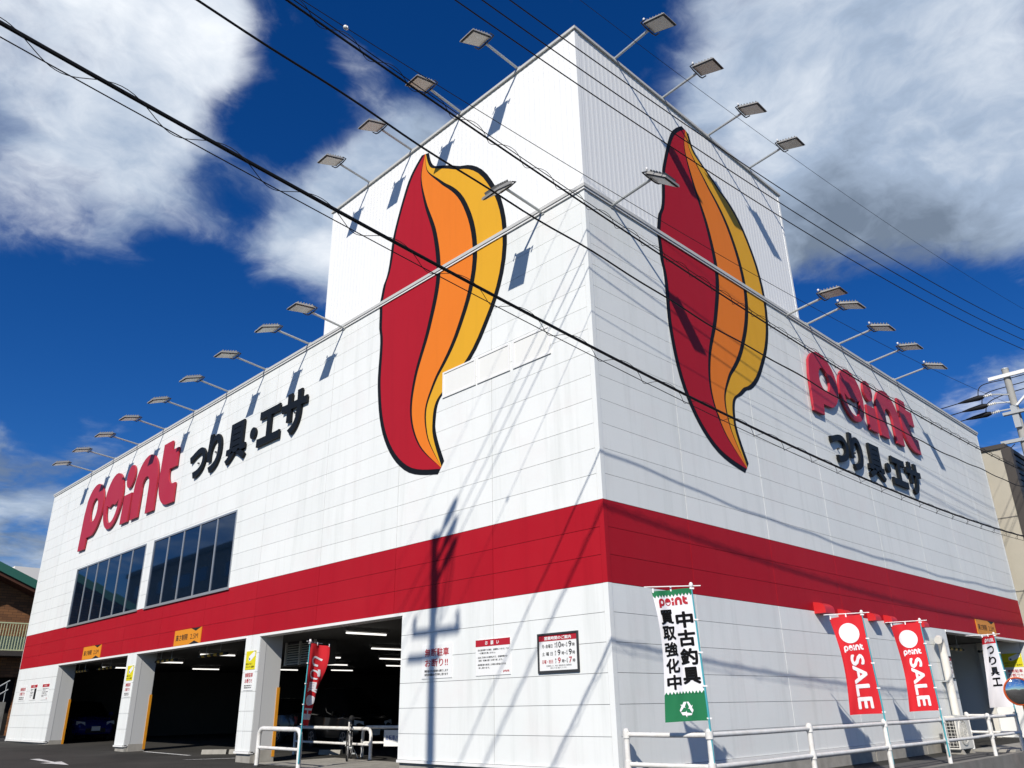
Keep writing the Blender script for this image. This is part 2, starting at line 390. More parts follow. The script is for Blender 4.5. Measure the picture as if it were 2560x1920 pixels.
# ------------------------------------------------------------------ ground
def ground_z(x, y):
    z = .045 + .0085 * max(0, min(y, 60))
    if y < 0: z -= .02 * min(-y, 9)
    if x < 0: z += .004 * max(x, -12)
    if y < -1.2: z -= min(1., (-1.2 - y) / .3) * .028 * max(0, min(x + 2, 26))
    return z
def build_ground():
    xs = [-400, -150, -60, -40] + [-30 + i for i in range(0, 61, 1)] + [40, 60, 150, 400]
    ys = [-400, -150, -60, -40, -30, -25] + [-20 + i for i in range(0, 17)] + [-3, -2.5, -2, -1.5, -1.2, -.6] + [i for i in range(0, 46, 2)] + [50, 60, 100, 200, 400]
    mb = MB(); nx, ny = len(xs), len(ys)
    mb.add([(x, y, ground_z(x, y)) for y in ys for x in xs], [(j * nx + i, j * nx + i + 1, (j + 1) * nx + i + 1, (j + 1) * nx + i) for j in range(ny - 1) for i in range(nx - 1)])
    struct('ground', mb, 'asphalt')
    # raised strip along the street facade with its retaining wall
    t = MB(); t.box((.02, -1.42, -1.2), (45, -.012, .035)); struct('raised_path', t, 'asphalt_worn')
    w = MB(); w.box((.0, -1.60, -1.3), (45, -1.425, .055)); struct('retaining_kerb', w, 'concrete_old')
    k = MB(); k.box((13.9, -1.40, .037), (22.5, -.42, .095)); struct('drive_kerb', k, 'concrete')
    # lot markings, 4 mm proud
    def sheet(name, poly, m, dz):
        b = MB(); b.add([(x, y, ground_z(x, y) + dz) for x, y in poly], [tuple(range(len(poly)))]); struct(name, b, m)
    sheet('painted_arrow', [(-2.72, 17.95), (-2.96, 17.95), (-2.99, 16.0), (-3.25, 16.0), (-3.0, 14.6), (-2.70, 16.15), (-2.88, 16.1)], 'road_paint', .012)
    sheet('painted_line', [(.35, 18.75), (.50, 18.8), (.50, 15.6), (.36, 15.6)], 'road_paint', .012)
    sheet('painted_line', [(-.50, 13.95), (-.40, 13.8), (.72, 13.25), (.68, 13.4)], 'road_paint', .012)
    for y0, y1 in ((5.44, 8.0), (8.012, 11.30)):
        b = MB(); n = 6
        for i in range(n):
            a0 = y0 + (y1 - y0) * i / n + (.012 if i else 0); a1 = y0 + (y1 - y0) * (i + 1) / n
            b.add([(.02, a0, ground_z(0, a0) + .008), (2.4, a0, ground_z(0, a0) + .008), (2.4, a1, ground_z(0, a1) + .008), (.02, a1, ground_z(0, a1) + .008)], [(0, 1, 2, 3)])
        struct('concrete_apron', b, 'concrete')
build_ground()

# ------------------------------------------------------------------ the store
Z0, PH = .395, .455                          # lowest panel row, panel height
LW, RW, PT = 32.40, 23.00, 10.72             # lot facade length, street facade length, wall top
DB = .03                                     # panel thickness in front of the backing
store = thing('store_building', 'large white panelled shop with a broad red band and a square corner tower', 'building', (0, 0, 0))
OPEN_L = [(5.42, 11.34, -1, 3.125), (12.10, 19.42, -1, 3.125), (20.20, 27.22, -1, 3.125), (13.43, 19.38, 4.47, 6.70), (20.02, 27.06, 4.47, 6.70)]
OPEN_R = [(15.02, 22.60, -1, 3.125)]
def cut(rect, holes):
    out = [rect]
    for hx0, hx1, hz0, hz1 in holes:
        nxt = []
        for x0, x1, z0, z1 in out:
            if hx1 <= x0 or hx0 >= x1 or hz1 <= z0 or hz0 >= z1: nxt.append((x0, x1, z0, z1)); continue
            if hx0 > x0: nxt.append((x0, hx0, z0, z1))
            if hx1 < x1: nxt.append((hx1, x1, z0, z1))
            a, b = max(x0, hx0), min(x1, hx1)
            if hz0 > z0: nxt.append((a, b, z0, hz0))
            if hz1 < z1: nxt.append((a, b, hz1, z1))
        out = nxt
    return [r for r in out if r[1] - r[0] > .03 and r[3] - r[2] > .03]
def build_walls():
    jl = [.10] + [2.69 + 3.03 * i for i in range(10)] + [LW - .06]
    jr = [.10] + [2.48 + 3.03 * i for i in range(7)] + [RW - .06]
    zs = [Z0 + PH * i for i in range(23)] + [PT]
    pieces = []
    walls = {}
    for side, L, holes, js in (('L', LW, OPEN_L, jl), ('R', RW, OPEN_R, jr)):
        bk = MB()
        T = .18
        for x0, x1, z0, z1 in cut((T if side == 'R' else DB, L, Z0 - .03, PT), holes):
            if side == 'L': bk.box((DB, x0, z0), (T, x1, z1))
            else: bk.box((x0, DB, z0), (x1, T, z1))
        walls[side] = part('wall', bk, 'joint', store)
        sl = MB()
        for x in js[1:-1]:
            for x0, x1, z0, z1 in cut((x - .008, x + .008, Z0, PT), holes):
                if side == 'L': sl.box((.004, x - .008, z0), (DB - .001, x + .008, z1))
                else: sl.box((x - .008, .004, z0), (x + .008, DB - .001, z1))
        part('sealant_joint', sl, 'sealant', walls[side])
        for r in range(len(zs) - 1):
            for c in range(len(js) - 1):
                g = .0038
                rect = (js[c] + .006, js[c + 1] - .006, zs[r] + g, zs[r + 1] - g)
                cs = cut(rect, holes)
                if not cs: continue
                mx = (rect[0] + rect[1]) / 2; mz = (rect[2] + rect[3]) / 2
                p = Vector((0, mx, mz)) if side == 'L' else Vector((mx, 0, mz))
                v = p - EYE; n = Vector((1, 0, 0)) if side == 'L' else Vector((0, 1, 0))
                area = sum((q[1] - q[0]) * (q[3] - q[2]) for q in cs)
                pieces.append((area * abs(v.normalized().dot(n)) / v.length_squared, side, cs, 'red_panel' if 6 <= r <= 8 else 'white_panel'))
    pieces.sort(key=lambda q: -q[0])
    def boxes(mb, side, cs):
        for x0, x1, z0, z1 in cs:
            if side == 'L': mb.box((0, x0, z0), (DB - .002, x1, z1))
            else: mb.box((x0, 0, z0), (x1, DB - .002, z1))
    for k, (_, side, cs, m) in enumerate(pieces[:300]):
        mb = MB(); boxes(mb, side, cs); part('panel', mb, m, walls[side])
    rest = {}
    for _, side, cs, m in pieces[300:]: boxes(rest.setdefault((side, m), MB()), side, cs)
    for (side, m), mb in rest.items(): part('panel', mb, m, walls[side], kind='stuff')
    # corner trim: one upright angle per colour zone
    for z0, z1, m in ((Z0, 3.125, 'white_panel'), (3.125, 4.49, 'red_panel'), (4.49, PT, 'white_panel')):
        mb = MB(); mb.box((-.006, -.006, z0 + .002), (.028, .098, z1 - .002)); mb.box((.0281, -.006, z0 + .002), (.098, .028, z1 - .002)); part('corner_trim', mb, m, store)
        mb = MB(); mb.box((-.004, LW - .058, z0 + .002), (.06, LW, z1 - .002)); part('corner_trim', mb, m, store)
        mb = MB(); mb.box((RW - .058, -.004, z0 + .002), (RW, .06, z1 - .002)); part('corner_trim', mb, m, store)
    # back and end walls, roof, garage ceiling, interior
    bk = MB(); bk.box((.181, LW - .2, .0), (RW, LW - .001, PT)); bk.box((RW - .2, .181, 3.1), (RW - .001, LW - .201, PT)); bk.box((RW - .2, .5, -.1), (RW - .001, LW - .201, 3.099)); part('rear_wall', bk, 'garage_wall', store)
    bk = MB(); bk.box((.0, LW + .001, .2), (RW, LW + .05, PT)); bk.box((RW + .001, .0, -.2), (RW + .05, LW, PT)); part('end_cladding', bk, 'white_panel', store)
    rf = MB(); rf.box((.181, .181, PT - .45), (RW - .201, LW - .201, PT - .3)); part('roof', rf, 'concrete', store)
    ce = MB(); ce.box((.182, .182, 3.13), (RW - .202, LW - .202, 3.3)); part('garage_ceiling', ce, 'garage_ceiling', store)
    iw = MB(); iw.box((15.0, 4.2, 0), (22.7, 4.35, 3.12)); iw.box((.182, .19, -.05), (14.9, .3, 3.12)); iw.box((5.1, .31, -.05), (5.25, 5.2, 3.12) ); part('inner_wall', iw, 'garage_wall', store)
    dk = MB(); dk.box((16.6, 4.15, 1.0), (18.6, 4.199, 2.3)); part('inner_opening_shade', dk, 'shade_black', store)  # black slab on the wall; the opening's darkness is put into its colour
    # lintel trims (white angle over each opening)
    for y0, y1 in ((5.42, 11.34), (12.10, 19.42), (20.20, 27.22)):
        mb = MB(); mb.box((-.018, y0 - .02, 3.062), (.30, y1 + .02, 3.121)); part('lintel_trim', mb, 'white_metal', store)
    mb = MB(); mb.box((15.0, -.018, 3.062), (22.62, .30, 3.121)); part('lintel_trim', mb, 'white_metal', store)
    # base flashing and concrete plinth
    def base(side, a, b):
        mb = MB(); pl = MB(); g = min(ground_z(0, a), ground_z(0, b)) - .15 if side == 'L' else -.3
        if side == 'L': mb.box((-.03, a, .345), (.10, b, .392)); pl.box((.035, a + .02, g), (.20, b - .02, .344))
        else: mb.box((a, -.03, .345), (b, .10, .392)); pl.box((a + .02, .035, g), (b - .02, .20, .344))
        part('base_flashing', mb, 'white_metal', store); part('plinth', pl, 'concrete', store)
    base('L', -.028, 5.42); base('L', 11.34, 12.10); base('L', 19.42, 20.20); base('L', 27.22, LW)
    for a, b in ((.11, 3.03), (3.035, 6.06), (6.065, 9.09), (9.095, 12.1), (12.105, 15.02), (22.60, RW)): base('R', a, b)
    # piers between the bays: white return, dark groove, grey fin wall with plinth and orange corner guard
    for y0, y1, s in ((4.9, 5.42, 1), (11.34, 12.10, 1), (19.42, 20.20, 1), (27.22, 27.9, 1)):
        mb = MB(); mb.box((.031, y0 + .002, .393), (.11, y1 - .002, 3.06)); part('pier_return', mb, 'white_metal', store)
        mb = MB(); mb.box((.111, y0 + .03, .1), (.14, y1 - .03, 3.12)); part('groove', mb, 'dark_gap', store)
        mb = MB(); mb.box((.141, y0 + .006, .42), (.64, y1 - .006, 3.12)); part('fin_wall', mb, 'reveal', store)
        mb = MB(); mb.box((.141, y0 - .004, 0), (.65, y1 + .004, .419)); part('fin_plinth', mb, 'concrete', store)
        mb = MB(); mb.box((.585, y0 - .012, .26), (.662, y0 + .05, 1.85)); part('corner_guard', mb, 'guard_orange', store)
        if y0 < 27 and y0 > 5: mb = MB(); mb.box((.585, y1 - .05, .26), (.662, y1 + .012, 1.85)); part('corner_guard', mb, 'guard_orange', store)
    mb = MB(); mb.box((22.605, .19, -.1), (22.795, 3.0, 3.12)); part('fin_wall', mb, 'board_white', store)
    mb = MB(); mb.box((22.3, 1.3, -.1), (22.45, 1.45, 3.12)); part('steel_column', mb, 'duct', store)
    # parapet coping
    cp = MB(); cp.box((-.055, -.055, PT + .001), (.26, LW + .06, PT + .075)); part('coping', cp, 'coping', store)
    cp = MB(); cp.box((.2601, -.055, PT + .001), (RW + .06, .26, PT + .075)); part('coping', cp, 'coping', store)
    cp = MB(); cp.box((-.035, -.035, PT - .045), (-.004, LW + .05, PT - .001)); cp.box((-.0039, -.035, PT - .045), (RW + .05, -.004, PT - .001)); part('coping_lip', cp, 'white_metal', store)
build_walls()

def build_tower():
    TY, TX, TZ = 9.42, 8.85, 14.80
    def ribbed(L, place, name):
        mb = MB(); p = .152; n = int(L / p); x = 0; prof = []
        for i in range(n):
            prof += [(i * p, .0024), (i * p + .046, .0024), (i * p + .066, 0), (i * p + .112, 0), (i * p + .132, .0024)]
        prof.append((L, .0024))
        vs = [place(a, d, z) for z in (PT + .078, TZ) for a, d in prof]; k = len(prof)
        mb.add(vs, [(i, i + 1, k + i + 1, k + i) for i in range(k - 1)])
        part(name, mb, 'tower_sheet', store)
    ribbed(TY - .12, lambda a, d, z: (d, .06 + a, z), 'tower_wall')
    ribbed(TX - .12, lambda a, d, z: (.06 + a, d, z), 'tower_wall')
    mb = MB(); mb.box((.016, TY - .055, PT - .3), (TX - .02, TY, TZ)); mb.box((TX - .055, .016, PT - .3), (TX, TY - .056, TZ)); part('tower_wall', mb, 'tower_sheet', store)
    mb = MB(); mb.box((-.008, -.008, PT + .078), (.012, .10, TZ)); mb.box((.0121, -.008, PT + .078), (.10, .012, TZ)); part('corner_trim', mb, 'tower_sheet', store)
    mb = MB(); mb.box((-.006, TY - .09, PT + .078), (.015, TY, TZ)); part('corner_trim', mb, 'tower_sheet', store)
    mb = MB(); mb.box((TX - .09, -.006, PT + .078), (TX, .015, TZ)); part('corner_trim', mb, 'tower_sheet', store)
    mb = MB(); mb.box((.02, .02, TZ - .3), (TX - .06, TY - .06, TZ - .2)); part('tower_roof', mb, 'concrete', store)
    mb = MB(); mb.box((-.05, -.05, TZ + .001), (.22, TY + .05, TZ + .065)); mb.box((.2201, -.05, TZ + .001), (TX + .05, .22, TZ + .065)); part('coping', mb, 'coping', store)
    mb = MB(); mb.box((.2202, TY - .17, TZ + .001), (TX + .05, TY + .05, TZ + .065)); mb.box((TX - .17, .2201, TZ + .001), (TX + .05, TY - .171, TZ + .065)); part('coping', mb, 'coping', store)
build_tower()

def build_windows():
    # two long strip windows: frame, mullions, panes
    for y1, y0, n in ((27.06, 20.02, 6), (19.38, 13.43, 5)):
        fr = MB(); z0, z1 = 4.47, 6.70; f = .055
        fr.box((-.02, y0, z0), (.14, y1, z0 + f)); fr.box((-.02, y0, z1 - f), (.14, y1, z1)); fr.box((-.02, y0, z0 + f), (.14, y0 + f, z1 - f)); fr.box((-.02, y1 - f, z0 + f), (.14, y1, z1 - f))
        fr.box((-.05, y0 - .03, z0 - .03), (-.021, y1 + .03, z0 + .01))
        w = part('window', fr, 'window_frame', store)
        a0, a1 = y0 + f, y1 - f; p = (a1 - a0) / n
        for i in range(1, n):
            mb = MB(); mb.box((-.012, a0 + p * i - .034, z0 + f), (.12, a0 + p * i + .034, z1 - f)); part('mullion', mb, 'window_frame', w)
        for i in range(n):
            t = random.uniform(-.003, .003); q0 = a0 + p * i + (.034 if i else 0); q1 = a0 + p * (i + 1) - (.034 if i < n - 1 else 0)
            mb = MB(); mb.add([(.006 + t, q0, z0 + f), (.006 - t, q1, z0 + f), (.006 - t * .5, q1, z1 - f), (.006 + t * 1.4, q0, z1 - f), (.03, q0, z0 + f), (.03, q1, z0 + f), (.03, q1, z1 - f), (.03, q0, z1 - f)],
                              [(0, 1, 2, 3), (7, 6, 5, 4), (0, 4, 5, 1), (1, 5, 6, 2), (2, 6, 7, 3), (3, 7, 4, 0)]); part('pane', mb, 'window_glass', w)
    # row of three blanked windows by the corner
    for y1, y0 in ((4.23, 3.16), (3.11, 2.14), (2.05, 1.03)):
        fr = MB(); z0, z1, f = 7.49, 8.09, .04
        fr.box((-.024, y0, z0), (-.002, y1, z0 + f)); fr.box((-.024, y0, z1 - f), (-.002, y1, z1)); fr.box((-.024, y0, z0 + f), (-.002, y0 + f, z1 - f)); fr.box((-.024, y1 - f, z0 + f), (-.002, y1, z1 - f))
        w = part('blank_window', fr, 'white_metal', store)
        mb = MB(); mb.box((-.010, y0 + f, z0 + f), (-.001, y1 - f, z1 - f)); part('cover_panel', mb, 'cover_white', w)
build_windows()

def build_vents():
    for i, (x, w, h) in enumerate(((7.30, .44, .24), (8.40, .30, .17), (9.99, .32, .19), (10.96, .34, .19), (13.08, .33, .19))):
        mb = MB(); n = 7; z0 = 3.07; d = .26 if w > .4 else .2
        prof = [(0, 0), (-d, 0)] + [(-d * math.cos(R(90 * k / n)), h * (.35 + .65 * math.sin(R(90 * k / n)))) for k in range(n + 1)]
        k = len(prof); vs = [(xx, a - .001, z0 + b) for xx in (x - w / 2, x + w / 2) for a, b in prof]
        mb.add(vs, [tuple(range(k - 1, -1, -1)), tuple(range(k, 2 * k))] + [(j, (j + 1) % k, k + (j + 1) % k, k + j) for j in range(k)])
        part('vent_hood', mb, 'vent_red', store, smooth=True)
    # exhaust duct down the wall
    mb = MB(); mb.tube([(13.62, -.22, 2.76), (13.75, -.20, 2.80), (13.90, -.17, 2.80), (14.0, -.16, 2.72), (14.02, -.16, 2.55), (14.02, -.16, .9)], .098, 14)
    part('exhaust_duct', mb, 'duct', store, smooth=True)
    mb = MB(); mb.box((13.88, -.19, 1.72), (14.16, -.002, 1.755)); part('duct_strap', mb, 'galvanised', store)
build_vents()

# ------------------------------------------------------------------ wall lettering
def wall_sign(name, label, plane, letters, m, depth):
    t = thing(name, label, 'sign', plane.at(0, 0))
    for key, x, y, w, h in letters:
        if key[0] == '#':
            vs, fs = logo2d(key[1], .5, .004)
            mb = MB(); mb.add([plane.at(x + v[0] * w, y + v[1] * h, .03 + (v[2] + .5) * depth) for v in vs], fs)
            if key[1] == 'i':
                vs, fs = logo2d('d', .5, .004); mb.add([plane.at(x + v[0] * w, y + v[1] * h, .03 + (v[2] + .5) * depth) for v in vs], fs)
        else:
            vs, fs, _ = text2d(key, .034, .5, .0, 6)
            mb = MB(); mb.add([plane.at(x + v[0] * w, y + v[1] * h, .03 + (v[2] + .5) * depth) for v in vs], fs)
        part('letter', mb, m, t)
    # stand-off pins behind the letters
    mb = MB()
    for key, x, y, w, h in letters:
        if key[0] == '#': cx = {'p': .3, 'o': 2.0, 'i': 3.8, 'n': 4.6, 't': 6.4}[key[1]] * w + x; cy = y + 1.0 * h if key[1] != 'i' else y + .6 * h
        else: cx = x + w * .5; cy = y + h * .5
        mb.box(plane.at(cx - .02, cy - .02, 0), plane.at(cx + .02, cy + .02, .06))
    part('standoff', mb, 'dark_metal', t)
    return t
sx_, sz_ = 9.10 / 7.3, 2.72 / 1.95
wall_sign('logo_sign', 'red raised letters spelling point on the wall above the strip windows', WL(27.25, 7.42), [('#' + k, 0, 0, sx_, sz_ * .985) for k in 'point'], 'sign_red', .06)
wall_sign('logo_sign', 'red raised letters spelling point on the street-side wall right of the corner', WR(8.63, 8.17), [('#' + k, 0, 0, 1., .975) for k in 'point'], 'sign_red', .065)
KT = lambda s: [('つ', 0, .06 * s, 1.18 * s, .96 * s), ('り', 1.33 * s, 0, .93 * s, 1.28 * s), ('具', 2.62 * s, -.02 * s, 1.28 * s, 1.26 * s), ('・', 4.14 * s, .44 * s, .34 * s, .36 * s), ('エ', 4.60 * s, .1 * s, 1.28 * s, 1.06 * s), ('サ', 5.95 * s, .02 * s, 1.32 * s, 1.24 * s)]
wall_sign('lettering_sign', 'black raised Japanese letters beside the red letters above the strip windows', WL(17.17, 8.24), KT(1.0), 'sign_black', .06)
wall_sign('lettering_sign', 'black raised Japanese letters under the red letters on the street-side wall', WR(9.32, 6.96), [(k, x * .84, y * .80, w * .84, h * .80) for k, x, y, w, h in KT(1.0)], 'sign_black', .07)

# ------------------------------------------------------------------ painted wall graphics: plain swooshes in the colours of the photograph
def swoosh(name, label, plane, sgn):
    t = thing(name, label, 'wall graphic', plane.at(0, 5.6))
    ctl = [(3.9, 14.45, .02), (3.75, 13.8, .50), (3.95, 12.9, 1.25), (4.35, 11.8, 1.95), (4.5, 10.6, 2.2), (4.2, 9.4, 1.95), (3.75, 8.3, 1.40), (3.65, 7.4, .95), (4.0, 6.6, .55), (4.75, 5.95, .03)]
    pts = []
    for i in range(len(ctl) - 1):
        p = [ctl[max(0, min(len(ctl) - 1, i + d))] for d in (-1, 0, 1, 2)]
        for k in range(7):
            u = k / 7; pts.append(tuple(.5 * ((2 * p[1][j]) + (-p[0][j] + p[2][j]) * u + (2 * p[0][j] - 5 * p[1][j] + 4 * p[2][j] - p[3][j]) * u * u + (-p[0][j] + 3 * p[1][j] - 3 * p[2][j] + p[3][j]) * u ** 3) for j in range(3)))
    pts.append(ctl[-1])
    def rib(c0, c1, off, m, nm, i0=0, i1=None, grow=0.):
        mb = MB(); vs = []; i1 = i1 or len(pts)
        seg = pts[i0:i1]
        for i, (a, b, w) in enumerate(seg):
            j = i + i0; q = pts[min(j + 1, len(pts) - 1)]; r = pts[max(j - 1, 0)]
            tx, ty = q[0] - r[0], q[1] - r[1]; l = math.hypot(tx, ty) or 1; nx, ny = -ty / l, tx / l
            for c in (c0, c1):
                e = w * c + (grow if c > 0 else -grow)
                vs.append(plane.at(sgn * (a + nx * e), b + ny * e, off))
        n = len(seg); mb.add(vs, [(2 * i, 2 * i + 1, 2 * i + 3, 2 * i + 2) for i in range(n - 1)])
        part(nm, mb, m, t)
    rib(-1, 1, .006, 'mural_black', 'black_field', grow=.13)
    rib(-1, -.02, .009, 'mural_red', 'red_band'); rib(.05, .56, .009, 'mural_orange', 'orange_band'); rib(.63, 1, .009, 'mural_yellow', 'yellow_band')
    return t
swoosh('wall_graphic', 'tall curved red, orange and yellow graphic with black outline left of the corner', Plane((0, 0, 0), (0, 1, 0), (0, 0, 1)) if False else Plane((0, 9.0, 0), (0, -1, 0), (0, 0, 1)), 1)
swoosh('wall_graphic', 'tall curved red, orange and yellow graphic with black outline right of the corner', Plane((.2, 0, 0), (1, 0, 0), (0, 0, 1)), 1)

# ------------------------------------------------------------------ notices
def board(t, plane, w, h, m='board_white', th=.012, name='board'):
    mb = MB(); mb.box(plane.at(0, 0, .001), plane.at(w, h, th)); return part(name, mb, m, t)
def no_parking(t, P, w, h, y=0., x=0.):
    r = MB(); put_text(r, '無断駐車', P, x + w * .10, y + h * .64, w * .80, h * .24, .014, .02); put_text(r, 'お断り!!', P, x + w * .11, y + h * .34, w * .76, h * .24, .014, .02); part('red_lettering', r, 'print_red', t)
    k = MB(); put_text(k, '関係者以外の駐車をお断りします', P, x + w * .10, y + h * .18, w * .78, h * .075, .014, .02); part('text_line', k, 'print_black', t); k = MB(); put_text(k, '発見次第罰金5万円申し受けます', P, x + w * .10, y + h * .075, w * .78, h * .075, .014, .02); part('text_line', k, 'print_black', t)
def request_notice(t, P, w, h, photo=False):
    mb = MB(); mb.box(P.at(0, h * .81, .0121), P.at(w, h, .015)); part('red_header', mb, 'print_red', t)
    k = MB(); put_text(k, 'お　願　い', P, w * .29, h * .845, w * .40, h * .115, .017, .03); part('white_lettering', k, 'board_white', t)
    k = MB()
    L = ['・当社駐車場での事故、盗難等につきましては', '　一切責任を負いません。', '・当店ご利用のお客様以外又、営業時間外の', '　駐車・駐輪は固くお断り致します。', '・無断駐車を発見した場合は罰金5万円を', '　申し受けます。']
    ws = [.92, .50, .88, .70, .84, .33]
    if photo: ws = [x * .52 for x in ws]
    for i, (s, a) in enumerate(zip(L, ws)):
        s2 = s.strip('　'); k = MB(); put_text(k, s2, P, w * .04 + (0 if s[0] == '・' else w * .05), h * (.68 - .085 * i - .035 * (i // 2)), w * a, h * .055, .0135, .012); part('text_line', k, 'print_black', t)
    if photo:
        mb = MB(); mb.box(P.at(w * .62, h * .06, .0121), P.at(w * .94, h * .76, .0135)); part('dark_picture', mb, 'print_black', t)
    else:
        k = MB(); put_logo(k, P, w * .80, h * .06, w * .17, .0135); part('red_logo', k, 'print_red', t)
def hours_board(name, label, P, w, h):
    t = thing(name, label, 'notice', P.at(w / 2, 0))
    f = .03; fr = MB()
    for a, b in (((0, 0), (w, f * 1.3)), ((0, h - f), (w, h)), ((0, f * 1.3), (f, h - f)), ((w - f, f * 1.3), (w, h - f))): fr.box(P.at(*a, .001), P.at(*b, .03))
    part('frame', fr, 'dark_metal', t)
    board(t, Plane(P.at(f, f * 1.3), P.ax, P.ay), w - 2 * f, h - 2.3 * f)
    mb = MB(); mb.box(P.at(f, h * .80, .0121), P.at(w - f, h - f, .015)); part('red_header', mb, 'print_red', t)
    k = MB(); put_text(k, '営業時間のご案内', P, w * .17, h * .825, w * .66, h * .09, .017, .03); part('white_lettering', k, 'board_white', t)
    k = MB(); r = MB()
    for i, (d, a, b, red) in enumerate((('月~金曜日', '10', '9', 0), ('土 曜 日', '9', '9', 0), ('日曜・祝日', '9', '7', 1))):
        y = h * (.625 - .195 * i); q = r if red else k
        put_text(q, d, P, w * .10, y, w * .27, h * .095, .0135, .012)
        put_text(q, a, P, w * (.47 if len(a) == 2 else .49), y - .01 * h, w * (.11 if len(a) == 2 else .07), h * .15, .0135, .02); put_text(q, b, P, w * .76, y - .01 * h, w * .075, h * .15, .0135, .02)
        for s, x in (('あ', .42), ('よ', .70)): put_text(k, s, P, w * x, y + h * .07, w * .035, h * .05, .0135)
        for s, x in (('さ', .42), ('る', .70)): put_text(k, s, P, w * x, y, w * .035, h * .05, .0135)
        put_text(k, '時', P, w * .59, y, w * .06, h * .09, .0135, .015); put_text(k, '時', P, w * .85, y, w * .06, h * .09, .0135, .015); put_text(k, '~', P, w * .655, y + h * .035, w * .04, h * .02, .0135)
    put_text(k, '交通事情により、予告なく臨時休業 及び 営業時間を', P, w * .20, h * .155, w * .62, h * .042, .0135, 0.); put_text(k, '変更させて頂く場合がございます。', P, w * .30, h * .10, w * .40, h * .042, .0135, 0.)
    part('black_lettering', k, 'print_black', t); part('red_lettering', r, 'print_red', t)
    return t
def security_poster(t, P, w, h, y):
    b = Plane(P.at(0, y), P.ax, P.ay); mb = MB(); mb.box(b.at(0, 0, .001), b.at(w, h, .012)); part('yellow_sheet', mb, 'board_yellow', t)
    c = MB(); c.prism([(w * .30, h * .52), (w * .42, h * .45), (w * .55, h * .48), (w * .93, h * .72), (w * .95, h * .92), (w * .82, h * .96), (w * .33, h * .72)], b, .0121, .0145); part('camera_picture', c, 'board_white', t)
    c = MB(); c.prism([(w * .36, h * .52), (w * .46, h * .50), (w * .46, h * .62), (w * .36, h * .64)], b, .0146, .016); c.prism([(w * .80, h * .955), (w * .98, h * .955), (w * .98, h * .99), (w * .80, h * .99)], b, .0121, .014); part('blue_print', c, 'print_blue', t)
    k = MB(); put_text(k, '防犯カメラにて', b, w * .06, h * .25, w * .66, h * .11, .0135, .02); part('text_line', k, 'print_black', t); k = MB(); put_text(k, 'セキュリティ監視中', b, w * .06, h * .09, w * .88, h * .11, .0135, .02); part('text_line', k, 'print_black', t)
def build_notices():
    P = WL(4.72, 1.82); t = thing('notice_board', 'white notice with red no-parking lettering beside the open garage bay', 'notice', P.at(.45, 0)); board(t, P, .90, .62); no_parking(t, P, .90, .62)
    P = WL(3.155, 1.82); t = thing('notice_board', 'white notice with plain red header between two other notices near the corner', 'notice', P.at(.45, 0)); board(t, P, .90, .61); request_notice(t, P, .90, .61)
    hours_board('opening_hours_board', 'dark framed opening hours board with red header nearest the building corner', WL(1.58, 1.80), .91, .63)
    hours_board('opening_hours_board', 'opening hours board behind the white duct on the street-side wall', WR(14.33, 1.80), .62, .60)
    P = WL(31.72, 1.86); t = thing('notice_board', 'leftmost small white notice with red lettering on the far left pier', 'notice', P.at(.45, 0)); board(t, P, .88, .58); no_parking(t, P, .88, .58)
    P = WL(30.22, 1.86); t = thing('notice_board', 'white notice with red header and dark picture on the far left pier', 'notice', P.at(.45, 0)); board(t, P, .86, .58); request_notice(t, P, .86, .58, True)
    P = WL(28.68, 1.85); t = thing('notice_board', 'rightmost white notice with red header on the far left pier', 'notice', P.at(.45, 0)); board(t, P, .84, .58); request_notice(t, P, .84, .58)
    for y, lab in ((20.01, 'yellow camera poster and no-parking notice on the white pier between the left bays'), (11.98, 'yellow camera poster and no-parking notice on the white pier by the bicycle bay')):
        P = WL(y, 1.79); t = thing('pier_notice', lab, 'notice', P.at(.25, 0)); security_poster(t, P, .50, .45, .49)
        board(t, P, .50, .47); no_parking(t, P, .50, .46, .01)
    P = Plane((22.604, .80, 1.80), (0, -1, 0), (0, 0, 1)); t = thing('pier_notice', 'yellow camera poster and no-parking notice inside the street-side garage opening', 'notice', P.at(.3, 0)); security_poster(t, P, .60, .45, .48); board(t, P, .60, .46); no_parking(t, P, .60, .45, .01)
    for P, lab in ((WL(24.60, 3.13), 'orange height limit board over the far left garage bay'), (WL(16.63, 3.125), 'orange height limit board over the middle garage bay'), (WR(17.81, 3.13), 'orange height limit board over the street-side garage opening')):
        w, h = 1.80, .44; t = thing('height_limit_board', lab, 'sign', P.at(.9, 0)); board(t, P, w, h, 'board_orange', .02)
        k = MB(); k.prism([(w * .63, h - .001), (w * .80, h * .80), (w * .99, h - .001)], P, .0201, .023); k.prism([(w * .58, .001), (w * .78, h * .20), (w * .97, .001)], P, .0201, .023)
        put_text(k, '高さ制限', P, w * .07, h * .30, w * .45, h * .40, .022, .015); put_text(k, '2.5M', P, w * .62, h * .32, w * .28, h * .32, .022, .0); part('black_marking', k, 'print_black', t)
build_notices()

